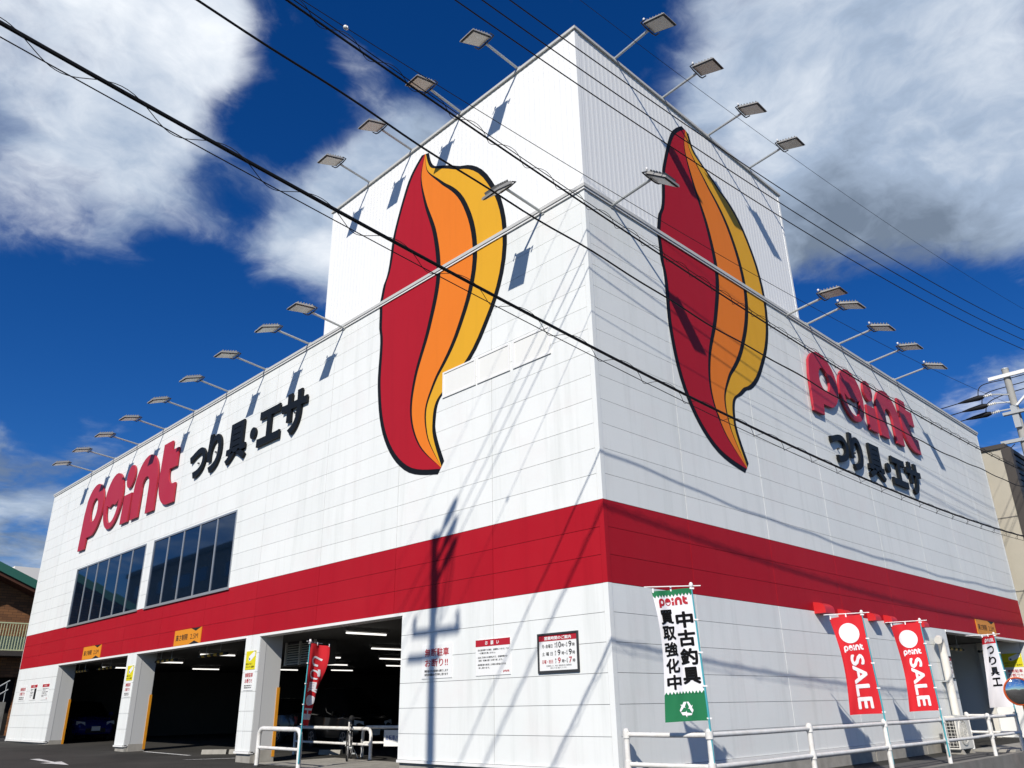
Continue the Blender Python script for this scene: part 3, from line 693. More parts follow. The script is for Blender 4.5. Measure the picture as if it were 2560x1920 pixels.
# ------------------------------------------------------------------ floodlights on arms
def make_flood(deg=17.3):
    t = thing('floodlight', '', 'floodlight', (0, 0, 0))
    mb = MB(); mb.tube([(.02, 0, .03), (-1.0, 0, .15)], .03, 8); part('arm', mb, 'galvanised', t, smooth=True)
    mb = MB(); mb.box((-.02, -.06, -.03), (.05, .06, .08)); part('arm_bracket', mb, 'galvanised', t)
    a = Vector((-.97, 0, .20)); d = Vector((-math.cos(R(deg)), 0, -math.sin(R(deg)))); n = Vector((-math.sin(R(deg)), 0, math.cos(R(deg)))); y = Vector((0, 1, 0))
    def P(u, v, w): return a + d * u + y * v + n * w
    mb = MB()
    L, W = .62, .235
    vs = [P(0.02, -W * .86, .01), P(.02, W * .86, .01), P(L, W, .01), P(L, -W, .01), P(.05, -W * .8, .065), P(.05, W * .8, .065), P(L - .03, W * .92, .05), P(L - .03, -W * .92, .05)]
    mb.add(vs, [(0, 1, 2, 3), (7, 6, 5, 4), (0, 4, 5, 1), (1, 5, 6, 2), (2, 6, 7, 3), (3, 7, 4, 0)])
    hd = part('lamp_head', mb, 'lamp_body', t)
    mb = MB()
    for i in range(6): mb.box((0, 0, 0), (0, 0, 0)) if False else mb.bar(P(.10 + .08 * i, -W * .75, .085), P(.10 + .08 * i, W * .75, .085), .012, .05, n)
    part('cooling_fin', mb, 'lamp_body', hd)
    mb = MB(); vs = [P(.035, -W * .8, .004), P(.035, W * .8, .004), P(L - .02, W * .93, .004), P(L - .02, -W * .93, .004), P(.035, -W * .8, -.008), P(.035, W * .8, -.008), P(L - .02, W * .93, -.008), P(L - .02, -W * .93, -.008)]
    mb.add(vs, [(0, 1, 2, 3), (7, 6, 5, 4), (0, 4, 5, 1), (1, 5, 6, 2), (2, 6, 7, 3), (3, 7, 4, 0)]); part('gasket', mb, 'lamp_black', hd)
    mb = MB(); vs = [P(.06, -W * .72, -.008), P(.06, W * .72, -.008), P(L - .045, W * .84, -.008), P(L - .045, -W * .84, -.008), P(.06, -W * .72, -.018), P(.06, W * .72, -.018), P(L - .045, W * .84, -.018), P(L - .045, -W * .84, -.018)]
    mb.add(vs, [(0, 1, 2, 3), (7, 6, 5, 4), (0, 4, 5, 1), (1, 5, 6, 2), (2, 6, 7, 3), (3, 7, 4, 0)]); part('lens', mb, 'lamp_lens', hd)
    mb = MB(); b0 = Vector((-1.0, 0, .15))
    mb.tube([P(.12, -W - .03, .02), P(.02, -W - .03, -.01), b0 + Vector((0, -W * .6, -.02)), b0 + Vector((0, W * .6, -.02)), P(.02, W + .03, -.01), P(.12, W + .03, .02)], .016, 6); part('yoke', mb, 'dark_metal', t)
    mb = MB(); mb.lathe(P(.05, W * .9, .07), (0, 0, 1), [(0, .02), (.03, .03), (.05, .02)], 8); part('photocell', mb, 'plastic_white', t)
    return t
def build_floods():
    protos = {}
    def put(loc, rz, label, group, tilt=0):
        tilt = tilt or random.choice((14.5, 17.3, 20))
        if tilt not in protos:
            o = protos[tilt] = make_flood(tilt); o.location = loc
        else: o = copy_tree(protos[tilt], None, loc)
        rz += R(random.uniform(-2.5, 2.5))
        o.rotation_euler = (0, 0, rz); o['label'] = label; o['group'] = group
        return o
    ordn = ['nearest the corner', 'second from the corner', 'third from the corner', 'fourth from the corner', 'fifth from the corner', 'sixth from the corner', 'seventh from the corner', 'eighth from the corner', 'ninth from the corner', 'farthest from the corner']
    zb = PT + .065
    ly = [1.13, 8.40, 10.13, 12.59, 15.02, 17.47, 19.99, 22.41, 24.87, 27.36]
    for i, y in enumerate(ly): put((0, y, zb - (.12 if y in (1.13, 8.40) else 0)), 0, 'floodlight on the left parapet edge, ' + ordn[i], 'floodlights along the left parapet', {1.13: 42, 8.40: 8}.get(y, 0))
    rx = [.86, 8.09, 9.25, 11.16, 13.19, 15.18]
    rn = ordn[:5] + ['farthest from the corner']
    for i, x in enumerate(rx): put((x, 0, zb - (.12 if x in (.86, 8.09) else 0)), R(90), 'floodlight on the right parapet edge, ' + rn[i], 'floodlights along the right parapet', {.86: 38, 8.09: 6}.get(x, 0))
    tn = ['nearest its corner', 'second from its corner', 'third from its corner', 'farthest from its corner']
    for i, y in enumerate([1.70, 3.69, 5.65, 7.56]): put((0, y, 14.80 + .05), 0, 'floodlight on the left edge of the tower top, ' + tn[i], 'floodlights on the tower')
    for i, x in enumerate([1.36, 3.19, 5.18, 7.18]): put((x, 0, 14.80 + .05), R(90), 'floodlight on the right edge of the tower top, ' + tn[i], 'floodlights on the tower')
build_floods()

# ------------------------------------------------------------------ fences and barriers
def pipe_fence():
    t = thing('pipe_fence', 'white pipe fence with two rails on the kerb along the street-side wall', 'fence', (7, -1.5, .05))
    Yf = -1.50
    xs = [.16, 3.10, 6.08, 9.06, 12.02, 14.20]
    pts = [(.02, -.16)] + [(x, Yf) for x in xs] + [(14.34, -.30)]
    for i, (x, y) in enumerate(pts):
        g = .05 if y < -1.3 else .03
        lean = random.uniform(-.008, .008)
        mb = MB(); mb.tube([(x, y, g - .1), (x + lean, y, .935)], .043, 12); p = part('post', mb, 'white_paint', t, smooth=True)
        mb = MB()
        for z in (.885, .485): mb.lathe((x, y, z - .05), (0, 0, 1), [(0, .047), (0, .056), (.1, .056), (.1, .047)], 12)
        mb.lathe((x, y, .93), (0, 0, 1), [(0, .046), (.03, .04), (.042, .015)], 12); part('clamp', mb, 'white_paint', p, smooth=True)
    for i in range(len(pts) - 1):
        (x0, y0), (x1, y1) = pts[i], pts[i + 1]; dz = .02 if i == 4 else 0
        for z in (.885, .485):
            mb = MB(); mb.tube([(x0, y0, z), ((x0 + x1) / 2, (y0 + y1) / 2, z - .004), (x1, y1, z + dz * .5)], .033, 12); part('rail', mb, 'white_paint', t, smooth=True)
pipe_fence()
def u_barrier(name, label, p0, p1, h, r, m='white_paint', group=None):
    p0 = Vector(p0); p1 = Vector(p1); d = (p1 - p0).normalized(); t = thing(name, label, 'barrier', (p0 + p1) / 2, group)
    up_ = Vector((0, 0, 1)); c = .16; pts = [p0 - up_ * .1, p0 + up_ * (h - c)]
    for k in range(1, 6): a = R(90 * k / 5); pts.append(p0 + up_ * (h - c + c * math.sin(a)) + d * (c - c * math.cos(a)))
    for k in range(0, 6): a = R(90 * k / 5); pts.append(p1 + up_ * (h - c + c * math.cos(a)) - d * (c - c * math.sin(a)))
    pts.append(p1 - up_ * .1)
    mb = MB(); mb.tube(pts, r, 12); part('hoop', mb, m, t, smooth=True)
    mb = MB(); mb.tube([p0 + up_ * h * .50, p1 + up_ * h * .50], r * .72, 10); part('crossbar', mb, m, t, smooth=True)
    mb = MB()
    for p in (p0, p1): mb.lathe(p - up_ * .02, (0, 0, 1), [(0, r + .025), (.035, r + .025), (.05, r + .005)], 12)
    part('foot_collar', mb, 'dark_metal', t)
gz = ground_z
u_barrier('hoop_barrier', 'bright white hoop barrier standing in front of the bicycle bay', (-.35, 10.28, gz(0, 10)), (-.35, 8.45, gz(0, 8)), .80, .05)
u_barrier('hoop_barrier', 'long white hoop barrier behind the bicycle', (2.3, 13.2, gz(0, 13)), (2.3, 9.6, gz(0, 9.6)), .72, .042)
u_barrier('hoop_barrier', 'grey shaded hoop barrier right of the bicycle', (2.85, 10.75, gz(0, 10)), (3.6, 8.3, gz(0, 9)), .74, .042)
def parking_sign():
    mb = MB(); P = Plane((3.02, 10.0, .42), (.29, -.957, 0), (0, 0, 1)); t = thing('parking_plate', 'small shaded plate fixed to the grey hoop barrier', 'sign', P.at(.3, 0))
    mb.box((0, 0, 0), (0, 0, 0)) if False else mb.prism([(0, 0), (.72, 0), (.72, .38), (0, .38)], P, .045, .055); part('plate', mb, 'board_white', t)
    k = MB(); put_text(k, '自転車バイク', P, .06, .14, .6, .12, .058, .015); part('lettering', k, 'print_blue', t)
parking_sign()

# ------------------------------------------------------------------ banners on poles
def banner(label, base, top, wdir, w, h, sections, prints, seed, amp=.035, twist=0., cat='banner'):
    """wdir: horizontal direction in which the cloth flies; sections: [(v0, v1, material, zigzag)]; v measured from the top"""
    rnd = random.Random(seed); base = Vector(base); top = Vector(top); t = thing('banner', label, cat, base, 'advertising banners on teal poles')
    ax = (top - base).normalized(); wd = Vector(wdir).normalized(); nrm = wd.cross(Vector((0, 0, 1))).normalized()
    if nrm.dot(EYE - base) < 0: nrm = -nrm
    mb = MB(); mb.tube([base - Vector((0, 0, .6)), base + ax * .4, top], [.016, .016, .011], 8); part('pole', mb, 'teal_pole', t, smooth=True)
    mb = MB(); mb.lathe(top, ax, [(-.03, .016), (.0, .03), (.03, .028), (.05, .012)], 10); mb.bar(top - wd * .14, top + wd * (w + .10) + Vector((0, 0, -.012)), .013); part('top_rod', mb, 'plastic_white', t)
    ph = rnd.uniform(0, 6.28)
    def cl(u, v):                       # u: 0 at the pole .. 1 ; v: 0 top .. 1 bottom
        p = top - ax * (v * h + .03) ; k = u * (1 - .12 * math.sin(math.pi * v) * u)
        d = wd * math.cos(twist * (1 - v)) + nrm * math.sin(twist * (1 - v))
        wave = amp * u ** .7 * math.sin(6.5 * u + 2.6 * v + ph) + amp * .35 * u * math.sin(13 * u - 7 * v + ph * 2.3) + amp * 1.6 * u * math.sin(3.1 * v + ph * 1.7) * min(1, v * 3)
        return p + d * (k * w) + nrm * wave + Vector((0, 0, -.035 * u * (1 - v) - .02 * u * u))
    nu, nv = 16, 36
    for v0, v1, m, zig in sections:
        mb = MB(); n = max(1, round((v1 - v0) * nv)); vs = []
        for j in range(n + 1):
            for i in range(nu + 1):
                v = v0 + (v1 - v0) * j / n
                vs.append(cl(i / nu, v))
        mb.add(vs, [(j * (nu + 1) + i, j * (nu + 1) + i + 1, (j + 1) * (nu + 1) + i + 1, (j + 1) * (nu + 1) + i) for j in range(n) for i in range(nu)])
        part('cloth', mb, m, t, smooth=True)
        if zig:                        # toothed edge running into the neighbouring cloth
            mb = MB(); k = 12
            for i in range(k):
                a, b, c = (i / k, zig), ((i + 1) / k, zig), ((i + .5) / k, zig + (.022 if zig == v1 else -.022))
                mb.add([cl(1 - q[0], q[1]) + nrm * .004 for q in (a, b, c)], [(0, 1, 2)])
            part('toothed_edge', mb, m, t)
    def pr(vs2, fs, m, name):          # flat artwork (0..1, 0..1 from the lower left as read) laid on the cloth
        bm = bmesh.new(); vv = [bm.verts.new((q[0], q[1], q[2] if len(q) > 2 else 0)) for q in vs2]
        for f in fs:
            try: bm.faces.new([vv[i] for i in f])
            except ValueError: pass
        for i in range(1, nu): bmesh.ops.bisect_plane(bm, geom=bm.verts[:] + bm.edges[:] + bm.faces[:], plane_co=(i / nu, 0, 0), plane_no=(1, 0, 0))
        for j in range(1, nv): bmesh.ops.bisect_plane(bm, geom=bm.verts[:] + bm.edges[:] + bm.faces[:], plane_co=(0, j / nv, 0), plane_no=(0, 1, 0))
        bm.verts.index_update(); mb = MB()
        mb.add([cl(1 - v.co.x, 1 - v.co.y) + nrm * (.005 + .0006 * v.co.z) for v in bm.verts], [[v.index for v in f.verts] for f in bm.faces]); bm.free()
        part(name, mb, m, t)
    for kind, m, *a in prints:
        if kind == 'text':
            s, x, y, ww, hh, bold = a; vs, fs, _ = text2d(s, bold); pr([(x + v[0] * ww, y + v[1] * hh, v[2]) for v in vs], fs, m, 'lettering')
        elif kind == 'rtext':          # turned a quarter clockwise
            s, x, y, ww, hh, bold = a; vs, fs, _ = text2d(s, bold); pr([(x + v[1] * ww, y + (1 - v[0]) * hh, v[2]) for v in vs], fs, m, 'lettering')
        elif kind == 'logo':
            x, y, ww, hh = a; vs = []; fs = []
            for k in LOGO:
                v_, f_ = logo2d(k); o = len(vs); vs += [(x + q[0] / 7.32 * ww, y + q[1] / 1.95 * hh) for q in v_]; fs += [tuple(i + o for i in f) for f in f_]
            pr(vs, fs, m, 'logo_print')
        elif kind == 'disc':
            cx, cy, rx, ry = a; pr([(cx + rx * math.cos(2 * math.pi * i / 28), cy + ry * math.sin(2 * math.pi * i / 28)) for i in range(28)], [tuple(range(28))], m, 'disc_print')
        elif kind == 'poly':
            pts = a[0]; pr(pts, [tuple(range(len(pts)))], m, 'emblem_print')
    mb = MB()
    for v in (0.005, .25, .5, .75, .985):
        q = cl(0, v); mb.box((0, 0, 0), (0, 0, 0)) if False else mb.bar(q - wd * .035, q + wd * .03, .03, .022)
    for u in (.02, .5, .97): q = cl(u, 0); mb.bar(q + Vector((0, 0, .045)), q - Vector((0, 0, .02)), .022, .012, nrm)
    part('loop', mb, 'plastic_white', t)
    return t
def recycle_polys(cx, cy, s, ar):
    out = []
    for k in range(3):
        a = R(120 * k); ca, sa = math.cos(a), math.sin(a)
        for poly in ([(-.62, .10), (-.30, .62), (.10, .62), (-.20, .10)], [(.12, .62), (.34, .62), (.66, .12), (.86, .22), (.62, -.22), (.16, -.16), (.36, -.05)]):
            pts = [(x * .95, (y + .22) * .95) for x, y in poly]
            out.append([(cx + (x * ca + y * sa) * s, cy + (-x * sa + y * ca) * s * ar) for x, y in pts])
    return out
def build_banners():
    G = [('logo', 'print_red', .10, .865, .76, .075)]
    for i, ch in enumerate('中古釣具'): G.append(('text', 'cloth_black', ch, .50, .695 - .142 * i, .44, .128, .040))
    for i, ch in enumerate('買取強化中'): G.append(('text', 'cloth_black', ch, .07, .735 - .125 * i, .38, .112, .036))
    for p in recycle_polys(.5, .088, .20, .62 / 1.86): G.append(('poly', 'cloth_white', p))
    banner('white banner with green ends, black lettering and a recycling emblem by the corner', (.17, -1.53, .80), (.03, -1.53, 2.90), (-.74, .67, 0), .60, 1.80,
           [(0, .035, 'cloth_green', .035), (.035, .80, 'cloth_white', None), (.80, 1, 'cloth_green', .80)], G, 3, .05)
    S = [('disc', 'cloth_white', .47, .82, .33, .105), ('logo', 'cloth_white', .16, .63, .66, .07), ('rtext', 'cloth_white', 'SALE', .30, .05, .46, .55, .03)]
    banner('red sale banner with white disc, nearer of the two on the fence', (6.10, -1.53, .80), (5.86, -1.53, 2.88), (-.50, .86, 0), .60, 1.80, [(0, 1, 'cloth_red', None)], S, 5, .055)
    banner('red sale banner with white disc, farther one beside the white duct', (9.00, -1.53, .80), (8.84, -1.53, 2.90), (-.42, .90, 0), .60, 1.80, [(0, 1, 'cloth_red', None)], S, 9, .055)
    W = [('logo', 'cloth_white', .2, .905, .65, .06)] + [('text', 'cloth_black', c, .30, .74 - .15 * i, .45, .12, .03) for i, c in enumerate('つり具エ')]
    banner('white banner with red top in front of the street-side garage opening', (14.22, -1.53, .80), (13.86, -1.53, 2.84), (-.30, .95, 0), .55, 1.75, [(0, .11, 'cloth_red', None), (.11, 1, 'cloth_white', None)], W, 12, .05, 1.0)
    Q = [('text', 'cloth_white', c, .2, .72 - .16 * i, .6, .13, .03) for i, c in enumerate('つり具・エ')]
    banner('red banner seen edge-on at the hoop barrier of the bicycle bay', (-.38, 8.40, .85), (-.42, 8.22, 2.72), (.80, .45, 0), .45, 1.70, [(0, .86, 'cloth_red', None), (.86, .93, 'cloth_white', None), (.93, 1, 'cloth_red', None)], Q, 21, .06, .5)
build_banners()

# ------------------------------------------------------------------ air conditioner, mirror
def build_ac():
    t = thing('air_conditioner', 'cream outdoor air conditioner unit on feet below the white duct', 'air conditioner', (12.9, -.45, .035))
    x0, x1, y0, y1, z0, z1 = 12.45, 13.42, -.62, -.26, .14, .90
    mb = MB(); mb.box((x0, y0, z0), (x1, y1, z1)); part('body', mb, 'ac_body', t, bevel=.015)
    mb = MB(); mb.box((x0 - .012, y0 + .03, z0 + .05), (x0 - .0005, y1 - .03, z1 - .06)); part('coil', mb, 'ac_fin', t)
    mb = MB()
    for k in range(9): z = z0 + .08 + k * .075; mb.bar((x0 - .02, y0 + .03, z), (x0 - .02, y1 - .03, z), .01)
    for k in range(4): y = y0 + .06 + k * .08; mb.bar((x0 - .02, y, z0 + .06), (x0 - .02, y, z1 - .07), .008)
    part('guard', mb, 'ac_body', t)
    mb = MB(); c = (x0 + .40, y0 - .002, .53); mb.lathe(c, (0, -1, 0), [(0, .30), (.02, .30), (.022, .27), (.004, .268)], 28); part('fan_ring', mb, 'ac_body', t)
    mb = MB(); mb.lathe((c[0], y0 - .001, c[2]), (0, -1, 0), [(0, .268), (.002, .268)], 28); part('fan_recess', mb, 'ac_fin', t)
    mb = MB()
    for k in range(4): mb.tube([(c[0] + (.06 + .065 * k) * math.cos(a_), y0 - .024, c[2] + (.06 + .065 * k) * math.sin(a_)) for a_ in [2 * math.pi * i / 24 for i in range(24)]], .005, 5, closed=True)
    for k in range(8): a_ = math.pi * k / 8; mb.bar((c[0] - .27 * math.cos(a_), y0 - .02, c[2] - .27 * math.sin(a_)), (c[0] + .27 * math.cos(a_), y0 - .02, c[2] + .27 * math.sin(a_)), .007)
    part('fan_grille', mb, 'ac_body', t)
    for x in (x0 + .15, x1 - .15):
        mb = MB(); mb.prism([(-.22, 0), (.22, 0), (.17, .10), (-.17, .10)], Plane((x, (y0 + y1) / 2, .037), (0, 1, 0), (0, 0, 1)), -.05, .05); part('foot', mb, 'concrete', t)
build_ac()
def build_mirror():
    c = Vector((12.97, -2.02, 1.44)); n = Vector((-.85, -.52, -.05)).normalized()
    t = thing('traffic_mirror', 'round convex traffic mirror with orange rim at the right edge', 'mirror', (13.25, -2.0, ground_z(13, -2)))
    pr = [(0, .30)] + [(.07 * (1 - (k / 6) ** 2), .29 * k / 6) for k in range(6, -1, -1)]
    mb = MB(); mb.lathe(c, n, [(0., .295), (.03, .285), (.05, .24), (.065, .17), (.074, .09), (.078, .001)], 32); part('mirror_face', mb, 'mirror_glass', t, smooth=True)
    mb = MB(); mb.lathe(c - n * .05, n, [(0, .24), (.0, .31), (.06, .325), (.075, .31), (.06, .298), (.02, .29)], 32); part('rim', mb, 'mirror_rim', t, smooth=True)
    mb = MB(); mb.tube([(13.25, -2.0, ground_z(13, -2) - .2), (13.25, -2.0, 1.75)], .038, 10); part('post', mb, 'guard_orange', t, smooth=True)
    mb = MB(); mb.bar(c - n * .04, (13.25, -2.0, 1.44), .04); part('bracket', mb, 'dark_metal', t)
build_mirror()

# ------------------------------------------------------------------ garage interior
def build_garage():
    rows_ = [(1.4, 8.7), (5.0, 12.8), (8.3, 17.0), (11.5, 21.0), (5.6, 17.2), (8.6, 21.3), (11.6, 25.4), (9.0, 25.9), (1.9, 17.7), (5.6, 26.6), (2.2, 22.4), (2.05, 26.8), (17.5, 2.4)]
    LAMPS = ['lit tube lamp nearest the opening of the bicycle bay', 'second lit tube lamp from the opening of the bicycle bay', 'third lit tube lamp behind the bicycle', 'fourth lit tube lamp behind the bicycle', 'lit tube lamp left of the red banner', 'upper of two lit tube lamps beside the red banner', 'lower of two lit tube lamps beside the red banner', 'lit tube lamp under the louvred unit', 'lit tube lamp behind the right height bar of the middle bay', 'lowest lit tube lamp in the middle bay', 'lit tube lamp behind the left height bar of the middle bay', 'lit tube lamp in the far left bay', 'tube lamp inside the street-side opening']
    proto = None
    nm = ['nearest the wall with the notices', 'second in the bicycle bay', 'third in the bicycle bay', 'fourth in the bicycle bay']
    for i, (x, y) in enumerate(rows_):
        if proto is None:
            t = thing('tube_lamp', 'lit tube lamp nearest the opening of the bicycle bay', 'ceiling lamp', (x, y, 3.0), 'fluorescent lamps on the garage ceiling')
            mb = MB(); mb.box((x - .62, y - .05, 3.04), (x + .62, y + .05, 3.129)); part('housing', mb, 'lamp_body', t)
            mb = MB(); mb.tube([(x - .58, y, 3.0), (x + .58, y, 3.0)], .022, 8); part('tube', mb, 'tube_light', t); proto = t
        else:
            c = copy_tree(proto, None, (x, y, 3.0)); c['label'] = LAMPS[i]
    # height bars hanging behind each lintel
    k = 0
    labs = ['hanging black and yellow height bar, left one in the far left bay', 'hanging black and yellow height bar, right one in the far left bay', 'hanging black and yellow height bar, left one in the middle bay', 'hanging black and yellow height bar, right one in the middle bay', 'hanging black and yellow height bar, left one in the street-side opening', 'hanging black and yellow height bar, right one in the street-side opening']
    def bar_(p0, p1, lab):
        p0 = Vector(p0); p1 = Vector(p1); t = thing('height_bar', lab, 'height bar', (p0 + p1) / 2, 'hanging height bars')
        n = 9
        for i in range(n):
            mb = MB(); mb.tube([p0.lerp(p1, i / n), p0.lerp(p1, (i + 1) / n)], .042, 10); part('bar_section', mb, 'hazard_yellow' if i % 2 else 'rubber', t, smooth=True)
        mb = MB()
        for f in (.25, .75): q = p0.lerp(p1, f); mb.tube([q + Vector((0, 0, .04)), Vector((q.x, q.y, 3.13))], .008, 6)
        part('hanger', mb, 'galvanised', t)
    for j, (y0, y1) in enumerate(((27.0, 25.6), (24.6, 22.9), (19.3, 17.7), (16.1, 14.3))): bar_((.58, y0, 2.83), (.58, y1, 2.83), labs[j])
    bar_((16.6, .7, 2.72), (18.4, .7, 2.72), labs[4]); bar_((19.9, .7, 2.72), (21.8, .7, 2.72), labs[5])
    # louvred unit hung under the ceiling
    t = thing('louvred_unit', 'dark louvred ventilation unit hung under the bicycle bay ceiling', 'vent unit', (2.1, 12.8, 2.45))
    mb = MB(); mb.box((2.06, 12.05, 2.48), (2.7, 13.6, 3.12)); part('casing', mb, 'garage_wall', t)
    for i in range(9):
        mb = MB(); z = 2.54 + i * .064; mb.add([(2.05, 12.08, z), (2.05, 13.57, z), (2.0, 13.57, z - .03), (2.0, 12.08, z - .03), (2.05, 12.08, z + .012), (2.05, 13.57, z + .012), (2.0, 13.57, z - .018), (2.0, 12.08, z - .018)], [(0, 1, 2, 3), (7, 6, 5, 4), (0, 4, 5, 1), (1, 5, 6, 2), (2, 6, 7, 3), (3, 7, 4, 0)]); part('slat', mb, 'duct', t)
    mb = MB()
    for y in (12.06, 12.82, 13.59): mb.box((1.985, y - .02, 2.48), (2.055, y + .02, 3.12))
    part('upright', mb, 'duct', t)
    # concrete wheel stops
    for (x0, y0, x1, y1), lab in (((1.0, 16.05, 1.5, 15.55), 'concrete wheel stop at the left end in the middle bay'), ((1.56, 15.49, 2.06, 14.99), 'concrete wheel stop nearest the pier in the middle bay'), ((3.0, 13.0, 3.3, 12.4), 'concrete wheel stop behind the bicycle')):
        a = Vector((x0, y0, ground_z(0, y0))); b = Vector((x1, y1, ground_z(0, y1))); d = (b - a).normalized(); nn = d.cross(Vector((0, 0, 1)))
        mb = MB(); vs = [p + nn * s + Vector((0, 0, z)) for p in (a, b) for s, z in ((-.09, .0), (.09, 0), (.05, .12), (-.05, .12))]
        mb.add(vs, [(0, 1, 2, 3), (7, 6, 5, 4), (0, 4, 5, 1), (1, 5, 6, 2), (2, 6, 7, 3), (3, 7, 4, 0)])
        single('wheel_stop', mb, 'concrete', lab, 'wheel stop', (a + b) / 2, 'concrete wheel stops')
build_garage()

def car(label, loc, yaw, paint, L=3.9, W=1.66, H=1.5, tall=False, rear=False):
    t = thing('parked_car', label, 'car', loc, 'cars parked in the garage'); M = Matrix.Translation(Vector(loc)) @ Matrix.Rotation(yaw, 4, 'Z')
    def w(x, y, z): return M @ Vector((x, y, z))
    # nose towards +x ; body stations: x, half width, bottom, shoulder
    hood = .95 if tall else .88
    st = [(-L / 2, .80, .42, .82 + .1 * tall), (-L / 2 + .12, .92, .28, .98 + .05 * tall), (-L * .25, 1, .22, .98), (0, 1, .21, .95), (L * .22, 1, .22, .93), (L * .36, .97, .23, hood), (L / 2 - .12, .88, .25, hood - .16), (L / 2, .74, .36, hood - .28)]
    mb = MB(); vs = []; hw = W / 2
    for x, k, b, s in st:
        y = hw * k
        for yy, zz in ((-y * .86, b), (-y * .985, b + .10), (-y, (b + s) / 2), (-y * .96, s - .05), (-y * .82, s), (0, s + .03), (y * .82, s), (y * .96, s - .05), (y, (b + s) / 2), (y * .985, b + .10), (y * .86, b)): vs.append(w(x, yy, zz))
    n = 11; fs = []
    for i in range(len(st) - 1):
        for j in range(n): fs.append((i * n + j, i * n + (j + 1) % n, (i + 1) * n + (j + 1) % n, (i + 1) * n + j))
    fs += [tuple(range(n)), tuple(range((len(st) - 1) * n, len(st) * n))]
    mb.add(vs, fs); part('body', mb, paint, t, smooth=True)
    cs = [(-L / 2 + .15, .78, .96, .97), (-L / 2 + (.28 if tall else .55), .80, .96, H - .08), (-L * .12, .82, .95, H), (L * .10, .81, .94, H - .03), (L * (.30 if not tall else .36), .86, .93, .96)]
    mb = MB(); vs = []
    for x, k, b, s in cs:
        y = hw * k
        for yy, zz in ((-hw * .92, b - .03), (-y * .92, b + (s - b) * .85), (-y * .75, s), (0, s + .02 * (s > 1)), (y * .75, s), (y * .92, b + (s - b) * .85), (hw * .92, b - .03)): vs.append(w(x, yy, zz))
    n = 7; fs = []
    for i in range(len(cs) - 1):
        for j in range(n): fs.append((i * n + j, i * n + (j + 1) % n, (i + 1) * n + (j + 1) % n, (i + 1) * n + j))
    mb.add(vs, fs); part('windows', mb, 'car_glass', t, smooth=True)
    mb = MB(); mb.add([w(x, y, H + dz) for x, dz in ((-L * .30, -.02), (-L * .12, .022), (L * .09, .0)) for y in (-hw * .62, 0, hw * .62)], [(0, 1, 4, 3), (1, 2, 5, 4), (3, 4, 7, 6), (4, 5, 8, 7)]); part('roof_panel', mb, paint, t, smooth=True)
    for x in (-L * .31, L * .32):
        for s in (-1, 1):
            c = w(x, s * (hw - .10), .30); ax = (w(0, s, 0) - w(0, 0, 0)).normalized()
            mb = MB(); mb.lathe(c - ax * .09, ax, [(0, .2), (.0, .28), (.03, .30), (.17, .30), (.2, .28), (.2, .2)], 24); wh = part('wheel', mb, 'tyre', t, smooth=True)
            mb = MB(); mb.lathe(c + ax * .095, ax, [(0, .19), (.018, .19), (.0185, .17), (.008, .165)], 20); mb.lathe(c + ax * .10, ax, [(0, .05), (.02, .04)], 10)
            u = ax.orthogonal().normalized(); v = ax.cross(u)
            for k in range(5): a_ = 2 * math.pi * k / 5; e = u * math.cos(a_) + v * math.sin(a_); mb.bar(c + ax * .11 + e * .04, c + ax * .108 + e * .175, .045, .018, ax)
            part('rim', mb, 'rim', wh)
    for s in (-1, 1):
        mb = MB(); mb.add([w(L / 2 - .03, s * hw * .50, hood - .30), w(L / 2 - .16, s * hw * .86, hood - .26), w(L / 2 - .20, s * hw * .84, hood - .12), w(L / 2 - .08, s * hw * .50, hood - .17), w(L / 2 + .01, s * hw * .50, hood - .30), w(L / 2 - .10, s * hw * .89, hood - .26), w(L / 2 - .14, s * hw * .87, hood - .12), w(L / 2 - .05, s * hw * .50, hood - .17)],
                          [(0, 1, 2, 3), (7, 6, 5, 4), (0, 4, 5, 1), (1, 5, 6, 2), (2, 6, 7, 3), (3, 7, 4, 0)]); part('headlight', mb, 'headlight', t)
        mb = MB(); mb.box((0, 0, 0), (0, 0, 0)) if False else mb.bar(w(-L / 2 + .03, s * hw * .72, .62), w(-L / 2 + .03, s * hw * .72, .88), .14, .08); part('tail_light', mb, 'taillight', t)
    mb = MB(); mb.bar(w(L / 2 - .02, -hw * .45, .40), w(L / 2 - .02, hw * .45, .40), .10, .16); part('grille', mb, 'rubber', t)
    mb = MB(); mb.bar(w(L / 2 + .045, -.165, .47), w(L / 2 + .045, .165, .47), .012, .165); part('number_plate', mb, 'board_white', t)
    mb = MB(); mb.bar(w(-L / 2 - .01, -.165, .62), w(-L / 2 - .01, .165, .62), .012, .165); part('number_plate', mb, 'board_white', t)
    for s in (-1, 1): mb = MB(); mb.box((0, 0, 0), (0, 0, 0)) if False else mb.bar(w(L * .17, s * (hw - .02), 1.0), w(L * .17, s * (hw + .15), 1.02), .10, .12); part('door_mirror', mb, paint, t)
    return t
car('blue hatchback facing outwards in the far left bay', (2.15, 30.2, gz(0, 30)), R(-90), 'paint_blue', 3.5)
car('car with garage shade put into its grey paint, side-on behind the white pier in the middle bay', (6.2, 21.0, gz(0, 21)), R(90), 'paint_shade_grey', 4.2)  # dark grey paint stands in for the shade on this car
car('dark car deep inside the middle bay', (8.5, 26.3, gz(0, 26)), R(-120), 'paint_dark', 4.0)
car('dark tall van behind the orange guard of the bicycle bay', (5.6, 15.6, gz(0, 15)), R(-95), 'paint_black', 3.4, 1.5, 1.8, True)

